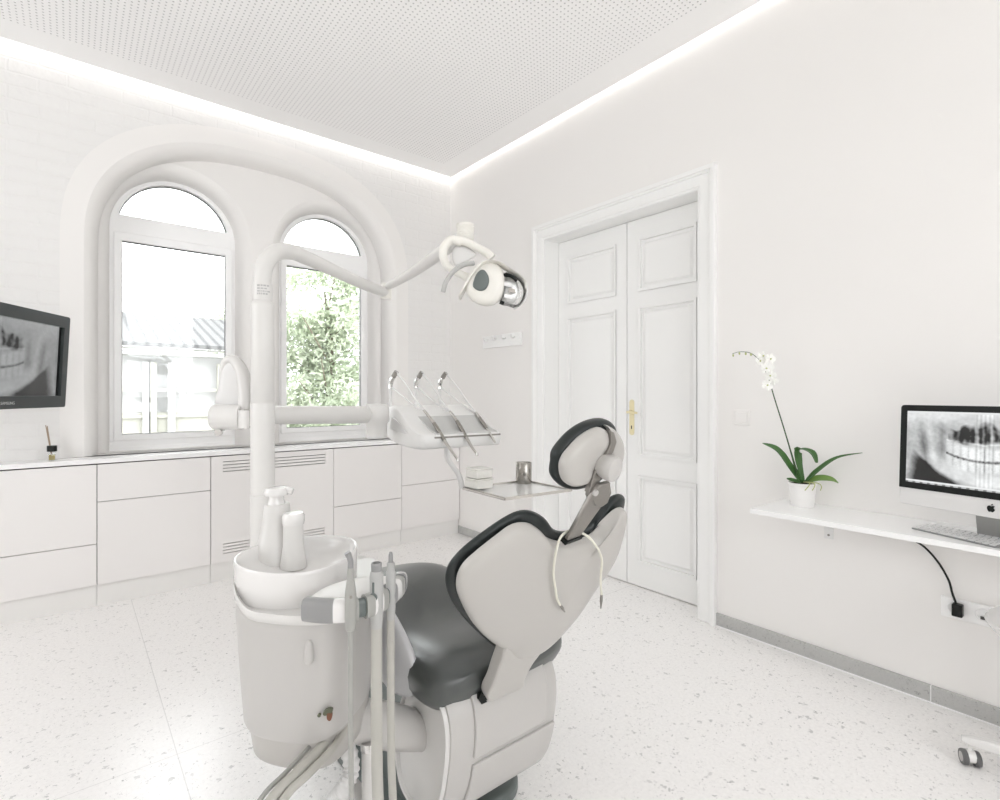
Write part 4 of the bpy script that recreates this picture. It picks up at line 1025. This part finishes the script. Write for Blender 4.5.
# ------------------------------------------------------------------ pole with the operating light
px, py = cw(-.6530, 1.45)
ol = thing('operating_light', 'white dental operating lamp on a long jointed arm above the chair', 'lamp', (px, py, .83))
MB().lathe([(.001, .80), (.0315, .80), (.0315, 1.0235), (.0298, 1.0245), (.0298, 1.0265), (.0312, 1.0275), (.0308, 1.218), (.0295, 1.219), (.0295, 1.2205), (.0306, 1.2215), (.0300, 1.540), (.0285, 1.549), (.024, 1.556)], (px, py, 0), n=32).build('pole', 'shell3', ol, ang=50)
el = Vector((.906, 1.777, 1.674)); a0 = Vector((px, py, 1.55))
dr = (Vector((el.x, el.y, 0))-Vector((px, py, 0))).normalized()
pts = [a0, a0+Vector((0, 0, .07)), Vector((px, py, 1.665))+dr*.012, Vector((px, py, 1.70))+dr*.045, Vector((px, py, 1.715))+dr*.095, Vector((px, py, 1.712))+dr*.16, el-dr*.12+Vector((0, 0, .008)), el]
cp_ = catmull(pts, 8); rr = lerp_list([.0225, .023, .0235, .024, .023, .021, .019, .018], len(cp_))
MB().tube(cp_, rr, 20).build('lower_arm', 'shell3', ol, ang=60)
pr_ = Vector((px, py, 1.60))
mb = MB(); MB().lathe([(.0245, 1.556), (.0255, 1.558), (.0255, 1.600), (.0245, 1.602)], (px, py, 0), n=28).build('collar', 'shell3', ol)
la = [o for o in ol.children if o.name.startswith('lower_arm')][0]
# printed caution lines on the collar
vd = Vector((-px, -py, 0)).normalized(); sdv = Vector((-vd.y, vd.x, 0))
mb = MB()
random.seed(5)
for r_ in range(4):
    x_ = -.014
    while x_ < .012:
        w_ = random.choice([.003, .005, .007]); zq = 1.592-.0075*r_
        P = lambda a, z: Vector((px, py, z)) + sdv*a + vd*(math.sqrt(.0262**2-a*a))
        h_ = .0035 if r_ % 3 else .0045
        mb.add([P(x_, zq), P(x_+w_, zq), P(x_+w_, zq+h_), P(x_, zq+h_)], [(0, 1, 2, 3)]); x_ += w_+.0018
mb.build('printed_notice', 'tgrey', ol)
MB().lathe([(.001, -.022), (.017, -.022), (.020, -.018), (.020, .030), (.017, .034), (.001, .036)], el, n=24).build('elbow_joint', 'cream', ol)
en = Vector((*cw(-.112, 1.585), 1.776))
cp_ = catmull([el+Vector((0, 0, .022)), el.lerp(en, .1)+Vector((0, 0, .015)), el.lerp(en, .5), en], 6)
MB().tube(cp_, lerp_list([.011, .0135, .016, .019, .021], len(cp_)), 18).build('upper_arm', 'shell3', ol, ang=60)
# ribbed joint at the arm end
mb = MB(); prf = [(.001, .026), (.027, .026), (.028, .018)]
for k in range(5): prf += [(.0265, .016-.007*k), (.0265, .013-.007*k), (.0250, .0127-.007*k), (.0250, .010-.007*k)]
prf += [(.022, -.022), (.001, -.022)]
jc = Vector(cw(-.104, 1.575, 0)); jc.z = 1.780
MB().lathe(prf, jc, n=28).build('ribbed_joint', 'cream', ol, ang=30)
# ---- lamp head, in a frame seen from the room: right (R), up, toward viewer (Vw)
Rv = Vector((*cw(1, 0), 0)); Vv = Vector((*cw(0, -1), 0)); Zv = Vector((0, 0, 1)); LD = 1.50
def LP(u, v, near=0): # u,v measured on the survey photograph, scaled to the lamp's distance
    d = LD-near; return Vector(cw((u-500)/F*d, d, CH+(HZ-v)/F*d))
# rear yoke: loop
mb = MB(); mb.tube(catmull([LP(462, 243), LP(452, 240), LP(445, 246), LP(443, 255), LP(446, 264), LP(454, 271), LP(460, 274)], 6), lerp_list([.012, .013, .012, .011, .010], 37), 14); mb.build('yoke', 'cream', ol)
mb = MB(); mb.tube(catmull([LP(455, 240), LP(466, 242), LP(476, 247), LP(486, 252), LP(492, 258)], 6), lerp_list([.012, .012, .011, .014], 25), 14); mb.build('yoke', 'cream', ol)
mb = MB(); pillow(mb, [(454, 247), (462, 245), (472, 250), (476, 255), (466, 262), (456, 266), (452, 258)], (462, 255), .010, .008, lambda a, b, d: LP(a, b, d-.012), K=5); mb.build('yoke_web', 'lhose', ol, ang=70)
mb = MB(); mb.tube(catmull([LP(474, 263, .05), LP(463, 265, .06), LP(453, 272, .065), LP(446, 282, .065), LP(443, 292, .065)], 6), .0068, 12); mb.build('handle', 'lhose', ol)
for o in ol.children:
    if o.name.startswith('handle'): o.data.materials[0] = mat('light grey grip', (.42, .42, .41), .4)
mb = MB(); mb.tube([LP(459, 273), LP(468, 278)], [.010, .013], 14); mb.build('swivel', 'cream', ol)
# head: reflector bowl along axis
axd = (LP(520, 293, .06)-LP(470, 281, 0)).normalized()
hc_ = LP(490, 285, .02)
prf = [(.001, -.056), (.026, -.054), (.044, -.044), (.056, -.028), (.060, -.005), (.060, .018), (.058, .022), (.055, .018), (.05, -.01), (.03, -.03), (.001, -.036)]
MB().lathe(prf, hc_ - axd*.012, axd, 40, .75).build('lamp_housing', 'cream', ol, ang=70)
# big side lobe facing the room with dark grey pad
mb = MB(); pillow(mb, [(466, 288), (471, 272), (481, 263), (492, 262), (501, 268), (505, 280), (503, 295), (496, 304), (484, 306), (472, 300)], (487, 285), .02, .030, lambda a, b, d: LP(a, b, .05+d), e1=.5, e2=.7, K=7); mb.build('side_cover', 'cream', ol, ang=80)
mb = MB(); pillow(mb, [(473, 283), (477, 273), (483, 269.5), (488, 275), (489, 282), (486, 289), (480, 291), (474, 288)], (481, 281), .006, .0045, lambda a, b, d: LP(a, b, .0805+d), e1=.4, e2=.9, K=5); mb.build('grip_pad', 'dgrey', ol, ang=70)
# front visor blade, ridge line
mb = MB(); pts1 = [LP(459, 297, .05), LP(464, 288, .07), LP(472, 275, .08), LP(483, 263, .085), LP(497, 262, .075), LP(512, 271, .07), LP(524, 280, .06), LP(526, 290, .055)]
c1 = catmull(pts1, 6); rg = [[p+Zv*.0035+axd*.003, p+Zv*.0035-axd*.003, p-Zv*.0035-axd*.003+Vv*-.03, p-Zv*.0035+axd*.003+Vv*-.03] for p in c1]
mb.rings(rg); mb.build('visor', 'cream', ol, ang=60)
# clear shield and reflector
mb = MB(); pillow(mb, [(503, 273), (512, 274), (521, 280), (526, 290), (524, 301), (517, 308), (507, 306), (500, 303), (500, 285)], (511, 290), .028, .030, lambda a, b, d: LP(a, b, .035+d), e1=.5, e2=.8, K=6); mb.build('clear_shield', 'clear', ol, ang=80)
mb = MB(); pillow(mb, [(504, 277), (511, 277), (517, 282), (519, 291), (516, 301), (508, 304), (502, 300), (501, 288)], (509, 290), .018, .018, lambda a, b, d: LP(a, b, .035+d), e1=.6, e2=.8, K=6, n=3)
rf = mb.build('reflector', 'silver', ol, smooth=False)
MB().tube(catmull([LP(504, 275, .058), LP(511, 276, .064), LP(517, 281, .062)], 5), .0050, 8).build('lamp_trim', 'black', ol)
MB().tube([LP(500, 302, .060), LP(504, 303.5, .060)], .0055, 8).build('lamp_trim', 'black', ol)
for k_, (u_, v_, w_) in enumerate([(507, 285, .012), (512, 291, .010), (508, 297, .011)]):
    mb = MB(); c_ = LP(u_, v_, .060); mb.prism([(-w_, -.006), (w_, -.004), (w_*.8, .006), (-w_*.9, .005)], 0, .006, lambda a, b, d: c_ + Rv*a + Zv*(b-a*.3) + Vv*d); mb.build('bulb_bracket', 'steel' if k_ % 2 else 'silver', ol, smooth=False)
mb = MB(); mb.tube(catmull([LP(526, 283, .045), LP(527, 292, .045), LP(523, 302, .045), LP(514, 309, .045)], 6), .0035, 8); mb.build('shield_rim', 'lhose', ol)

# ------------------------------------------------------------------ instrument console on its arm
ic = thing('instrument_console', 'white delivery console on a swinging arm with three upright hose rods', 'dental console', (1.12, 1.70, 1.12))
kz = 1.222
mb = MB(); A0 = Vector((px, py, 1.242)); A1 = Vector((*cw(-.475, 1.93), 1.224)); ad = (A1-A0).normalized()
MB().tube([A0+ad*.0, A0+ad*.05, A0.lerp(A1, .5), A1], [.0255, .0262, .029, .032], 24).build('support_arm', 'shell3', ic, ang=60)
mb = MB(); mb.lathe([(.0290, 1.212), (.0316, 1.212), (.0318, 1.214), (.0316, 1.273), (.0312, 1.275), (.0290, 1.275)], (px, py, 0), n=32); mb.build('pole_clamp', 'shell3', ic, ang=50)
K0 = cw(-.452, 1.93)
mb = MB(); mb.lathe([(.001, 1.138), (.036, 1.140), (.038, 1.150), (.038, 1.19), (.046, 1.20), (.046, 1.245), (.038, 1.262), (.001, 1.266)], (*K0, 0), n=30); mb.build('swivel_knuckle', 'shell3', ic, ang=50)
ra = math.radians(-4)
OX, OY = .955, 1.88
def ik(a, b, z):   # a along the row, b toward the user
    return (OX + a*math.cos(ra) + b*math.sin(ra), OY + a*math.sin(ra) - b*math.cos(ra), z)
W_ = .340
# console body: side profile swept across
prof = [(0, 1.140), (-.005, 1.18), (.0, 1.235), (.02, 1.252), (.07, 1.255), (.13, 1.235), (.21, 1.19), (.262, 1.166), (.30, 1.158), (.312, 1.148), (.312, 1.120), (.29, 1.106), (.15, 1.106), (.05, 1.120)]
pc2 = catmull([(a, b, 0) for a, b in prof], 3, True)
rg = []
for a_, k in ((0, .86), (.004, .95), (.015, 1), (W_-.015, 1), (W_-.004, .95), (W_, .86)):
    rg.append([ik(a_, .15+(p.x-.15)*k, 1.18+(p.y-1.18)*k) for p in pc2])
MB().rings(rg).build('console_body', 'console', ic, ang=50)
# grey resting mat with holder slots along the front
mb = MB()
rg = []
for a_ in (.06, W_-.02):
    rg.append([ik(a_, .165, 1.2165), ik(a_, .262, 1.170), ik(a_, .305, 1.160), ik(a_, .305, 1.150), ik(a_, .255, 1.150), ik(a_, .165, 1.205)])
mb.rings(rg); mb.build('instrument_rest', 'pgrey2', ic)
mb = MB(); mb.rings([[ik(a_, .302, 1.152), ik(a_, .314, 1.150), ik(a_, .314, 1.1445), ik(a_, .302, 1.1445)] for a_ in (.05, W_-.01)]); mb.build('front_strip', 'brack', ic)
# side control recess
mb = MB(); mb.prism([ (.045, 1.165), (.12, 1.160), (.20, 1.155), (.14, 1.195), (.07, 1.215)], -.004, .01, lambda a, b, d: ik(d, a, b)); mb.build('side_recess', 'lhose', ic, bevel=.003)
# front grip handle
mb = MB(); mb.tube(catmull([ik(.02, .30, 1.14), ik(-.02, .34, 1.128), ik(.02, .355, 1.126), ik(.1, .33, 1.126)], 5), .008, 10)
rodX = [.010, .118, .226]
hoses = []
for i, a_ in enumerate(rodX):
    b0 = .03
    mb = MB(); cpz = catmull([ik(a_, b0, 1.24), ik(a_, b0, 1.30), ik(a_, b0, 1.335), ik(a_+.003, b0+.01, 1.36), ik(a_+.012, b0+.028, 1.386)], 5)
    mb.tube(cpz, [.0058]*10 + [.0075]*11, 10); r_ = mb.build('hose_rod', 'lhose', ic)
    mb = MB(); mb.tube(cpz[8:], .0088, 10); mb.build('rod_guide', 'chrome', r_)
    mb = MB(); mb.tube(cpz[16:], .0095, 10); mb.build('rod_cap', 'brack', r_)

def py_pt(u, v, Y):
    r = (u-500)/F; k = Y/(D2[0]*r+D2[1]); return Vector(((D1[0]*r+D1[1])*k, Y, CH+(HZ-v)/F*k))
insts = [('turbine_handpiece', 'chrome dental handpiece with pale hose, leftmost on the console', [(424, 412, 1.70), (434, 425, 1.62), (443, 440, 1.56), (451, 452, 1.50), (458, 462, 1.45)], 0),
         ('contra_angle_handpiece', 'slim chrome handpiece with pale hose, middle one on the console', [(450, 413, 1.70), (457, 423, 1.62), (465, 437, 1.56), (472, 449, 1.50), (477, 456, 1.46)], 1),
         ('air_syringe', 'short grey handpiece lying at the right end of the console', [(476, 414, 1.70), (482, 423, 1.63), (489, 434, 1.56), (495, 444, 1.51)], 2)]
for nm, lb, pp, i in insts:
    P3 = [py_pt(*q) + Vector((0, 0, .006)) for q in pp]
    t = thing(nm, lb, 'handpiece', tuple(P3[-1]))
    cc = catmull(P3, 6); m_ = len(cc)
    rs = lerp_list([.0045, .0062, .0068, .0056, .0044, .0034], m_)
    MB().tube(cc, rs, 12).build('grip', 'steel', t)
    MB().tube(cc[m_//4:m_//2+2], [q+.0009 for q in rs[m_//4:m_//2+2]], 12).build('grip_sleeve', 'steeld', t)
    if i < 2:
        e_ = cc[-1]; MB().lathe([(.001, -.006), (.0052, -.005), (.0052, .005), (.001, .006)], e_, (0.2, .3, 1), 12).build('tool_head', 'chrome', t)
    top = Vector(ik(rodX[i]+.012, .058, 1.386))
    st_ = cc[0]
    for k_, off in enumerate((0, 1)):
        s0 = top + Vector((0, 0, -.004)) if k_ == 0 else Vector(ik(rodX[i]+.002, .04, 1.325))
        if k_ == 0: hpth = catmull([s0, s0.lerp(st_, .33)+Vector((.002, 0, .004)), s0.lerp(st_, .7)+Vector((.0, 0, -.001)), st_], 6)
        else: hpth = catmull([s0, s0.lerp(st_, .4)+Vector((0, 0, -.005)), s0.lerp(st_, .75)+Vector((-.003, 0, -.005)), st_], 6)
        if k_ == 0: MB().tube(hpth, .0042 if i < 2 else .003, 8).build('hose', 'lhose', t)
        else: MB().tube(hpth, .0035, 8).build('hose', 'lhose', t)

# tray arm down to the tray
trz = .962
TA, TB, TC_ = Vector((1.090, 1.545, trz)), Vector((1.081, 1.299, trz)), Vector((1.362, 1.273, trz)); TD = TA + TC_ - TB
tr = thing('instrument_tray', 'square steel-edged glass tray hanging below the console over the seat', 'tray', tuple((TA+TC_)/2))
def tk(a, b, z): p = TA + (TB-TA)*a + (TD-TA)*b; return (p.x, p.y, z)
plate('tray_rim', [(-.01, -.01), (1.01, -.01), (1.01, 1.01), (-.01, 1.01)], [[(.025, .025), (.975, .025), (.975, .975), (.025, .975)]], 'steel', lambda a, b, d: tk(a, b, d), trz-.004, trz+.006, tr, bevel=.002)
mb = MB(); mb.add([tk(a, b, z) for z in (trz-.002, trz+.001) for a, b in ((.02, .02), (.98, .02), (.98, .98), (.02, .98))], [(0, 3, 2, 1), (4, 5, 6, 7), (0, 1, 5, 4), (1, 2, 6, 5), (2, 3, 7, 6), (3, 0, 4, 7)])
mb.build('tray_plate', mat('pale glass plate', (.72, .725, .72), .06, coat=1), tr)
mb = MB(); q_ = ik(.115, .29, 1.12); a_ = Vector(q_); b_ = Vector(tk(-.02, .0, trz))
mb.tube(catmull([a_, a_+Vector((-.0, 0, -.05)), b_+Vector((-.01, .01, .05)), b_+Vector((0, 0, .0))], 6), .010, 12); mb.build('tray_arm', 'lhose', tr)
cpv = Vector(tk(.14, .86, trz+.001))
cu_ = thing('steel_cup', 'small polished steel cup standing on the far corner of the glass tray', 'cup', tuple(cpv))
MB().lathe([(.001, 0), (.0290, 0), (.0300, .002), (.0300, .078), (.0292, .079), (.0284, .078), (.0284, .004), (.001, .003)], cpv, n=36).build('cup_body', 'steeld', cu_, ang=40)
# clear containers, stacked
bp_ = Vector(tk(.17, .14, trz+.006))
for k, (h_, s_, lb) in enumerate([(.034, .036, 'clear plastic box on the tray corner, bottom of the stack of two'), (.034, .034, 'clear plastic box stacked on top of another, below the console')]):
    z0 = .0365*k
    t = thing('plastic_box', lb, 'box', (bp_.x, bp_.y, bp_.z+z0), group='clear boxes stacked on the tray')
    mb = MB(); mb.box((bp_.x-s_, bp_.y-s_, bp_.z+z0), (bp_.x+s_, bp_.y+s_, bp_.z+z0+h_-.006)); mb.build('box_body', 'frost', t, bevel=.003)
    mb = MB(); mb.box((bp_.x-s_-.001, bp_.y-s_-.001, bp_.z+z0+h_-.006), (bp_.x+s_+.001, bp_.y+s_+.001, bp_.z+z0+h_)); mb.build('lid', 'frost', t, bevel=.002)
    mb = MB(); mb.box((bp_.x-s_*.7, bp_.y-s_*.7, bp_.z+z0+.003), (bp_.x+s_*.2, bp_.y+s_*.6, bp_.z+z0+h_-.012)); mb.build('contents', 'frost', t, bevel=.003)

# second balanced arm behind the pole
ba = thing('assistant_arm', 'white curved spring arm with round joint left of the pole', 'arm', (*cw(-.78, 1.52), 1.2))
def AP(u, v, d=1.50): return Vector(cw((u-500)/F*d, d, CH+(HZ-v)/F*d))
mb = MB(); cc = catmull([AP(247, 425), AP(247, 408), AP(246, 390), AP(242, 372), AP(235, 361), AP(227, 361), AP(223, 369), AP(221, 385), AP(220, 405)], 6)
mb.tube(cc, lerp_list([.026, .024, .021, .017, .014, .010, .007, .005], len(cc)), 18); mb.build('arm_cover', 'shell3', ba, ang=60)
mb = MB(); pillow(mb, [(217, 406), (218, 388), (221, 370), (227, 361), (235, 360), (242, 370), (247, 388), (248, 406)], (232, 392), .012, .012, lambda a, b, d: AP(a, b, 1.50+d), e1=.4, e2=.7, K=5); mb.build('arm_web', 'lhose', ba, ang=70)
mb = MB(); mb.tube([AP(214, 417, 1.49), AP(243, 417, 1.49)], .036, 22); mb.build('joint', 'shell3', ba, bevel=.004)
mb = MB(); mb.lathe([(.023, -.001), (.0265, -.001), (.0265, .002), (.023, .002)], AP(247, 419, 1.452), (*cw(-.3, -1), 0), 28); mb.build('joint_ring', 'brack', ba)
mb = MB(); mb.lathe([(.001, -.02), (.023, -.02), (.023, .0015), (.001, .002)], AP(247, 419, 1.452), (*cw(-.3, -1), 0), 28); mb.build('joint_cap', 'shell2', ba)
mb = MB(); mb.lathe([(.001, 0), (.030, 0), (.030, .05), (.001, .05)], AP(250, 419, 1.475)-Vector((0, 0, .025)), n=24); mb.build('arm_mount', 'shell3', ba)
mb = MB(); mb.lathe([(.003, 0), (.010, 0), (.010, .012), (.003, .012)], AP(220, 432, 1.49), (*cw(0, -1), 0), 14); mb.build('lock_screw', 'chrome', ba)

# ------------------------------------------------------------------ outside
gp = MB(); gp.box((-60, 4.9, -1.2), (70, 90, -1.0)); struct(gp.build('ground', 'house', smooth=False))
hs_ = thing('neighbour_house', 'pale rendered house with tiled roof seen through the left window', 'building', (.9, 12, -1))
MB().box((-6, 12, -1), (3.1, 17, 2.05)).build('wall', 'housew', hs_, smooth=False)
MB().box((-6, 11.88, -.6), (3.1, 12.0, .95)).build('lower_wall', 'house', hs_, smooth=False)
MB().box((-6.2, 11.6, 2.02), (3.2, 12.05, 2.10)).build('gutter', 'housew', hs_, bevel=.02)
MB().box((-6.2, 11.58, 2.12), (3.2, 11.62, 2.16)).build('eave_edge', 'hgrey', hs_, smooth=False)
rf = MB(); rf.add([(-6.3, 11.5, 2.16), (3.3, 11.5, 2.16), (3.3, 14.5, 3.05), (-6.3, 14.5, 3.05), (-6.3, 11.5, 2.24), (3.3, 11.5, 2.24), (3.3, 14.5, 3.15), (-6.3, 14.5, 3.15)], [(0,3,2,1),(4,5,6,7),(0,1,5,4),(1,2,6,5),(2,3,7,6),(3,0,4,7)])
rf.build('roof', 'tiles', hs_, smooth=False)
for k, x in enumerate((1.05, 1.15, 1.45, 2.3)): MB().box((x, 11.80, 0 if k % 2 else .4), (x+.12, 11.9, 1.9)).build('post', 'house' if k % 2 else 'housew', hs_, smooth=False)
for z in (.85, 1.35): MB().box((-.5, 11.83, z), (2.6, 11.9, z+.06)).build('rail', 'house', hs_, smooth=False)

def tree(name, label, c, h, rx, rz, nleaf, seed, size=.13):
    random.seed(seed)
    t = thing(name, label, 'tree', (c[0], c[1], -1), group=None)
    mb = MB(); tr_ = [Vector((c[0], c[1], -1)), Vector((c[0]+.1, c[1], h*.4)), Vector((c[0]-.05, c[1]+.1, h*.8))]
    mb.tube(catmull(tr_, 4), lerp_list([.12, .08, .03], 9), 10)
    for k in range(9):
        a = random.uniform(0, 2*PI); z = random.uniform(.1, h*.7); mb.tube([(c[0], c[1], z), (c[0]+math.cos(a)*rx*.7, c[1]+math.sin(a)*rx*.7, z+rz*.4)], [.03, .01], 6)
    mb.build('trunk', 'bark', t)
    mb = MB()
    cl = [(random.gauss(0, .42), random.gauss(0, .42), random.uniform(-1, 1)) for _ in range(60)]
    for k in range(nleaf):
        q = random.choice(cl); p = Vector((c[0]+q[0]*rx+random.gauss(0, .28), c[1]+q[1]*rx+random.gauss(0, .28), c[2]+q[2]*rz+random.gauss(0, .25)))
        a = Vector((random.gauss(0, 1), random.gauss(0, 1), random.gauss(0, 1))).normalized(); b = a.orthogonal().normalized(); s_ = size*random.uniform(.5, 1)
        mb.add([p-a*s_, p+b*s_*.45, p+a*s_, p-b*s_*.45], [(0, 1, 2, 3)])
    mb.build('foliage', 'foliage', t, smooth=False); return t
tree('leafy_tree', 'tall leafy green tree filling the right window', (5.6, 14.5, 2.4), 5.2, 1.7, 2.6, 17000, 2)
tree('leafy_tree', 'small green tree at the right side of the left window, beyond the roof', (3.75, 15.5, 2.6), 4.2, .8, 1.2, 4500, 5)

# ------------------------------------------------------------------ light: bright overcast sky through all the windows
w = bpy.data.worlds.new('sky'); sc.world = w; w.use_nodes = True
bg = w.node_tree.nodes['Background']; bg.inputs[0].default_value = (.97, .985, 1, 1); bg.inputs[1].default_value = 4.6
def portal(name, loc, rot, sx_, sy_):
    l = bpy.data.lights.new(name, 'AREA'); l.shape = 'RECTANGLE'; l.size = sx_; l.size_y = sy_; l.cycles.is_portal = True
    o = bpy.data.objects.new(name, l); C.objects.link(o); o.location = loc; o.rotation_euler = rot
portal('portal_back', (-.6, YB-.12, 1.95), (PI/2, 0, 0), 1.2, 2.1)
portal('portal_back', (1.4, YB-.12, 1.95), (PI/2, 0, 0), 1.2, 2.1)
portal('portal_left_far', (XL-.12, 2.1, 1.92), (PI/2, 0, -PI/2), 1.2, 1.95)
for c in CX: portal('portal_window', (c, YF+.1, 1.9), (PI/2, 0, PI), .8, 1.95)

cyc = sc.cycles
cyc.use_denoising = True; cyc.max_bounces = 14; cyc.diffuse_bounces = 10; cyc.glossy_bounces = 4; cyc.transparent_max_bounces = 12
cyc.sample_clamp_indirect = 8; cyc.caustics_reflective = False; cyc.caustics_refractive = False
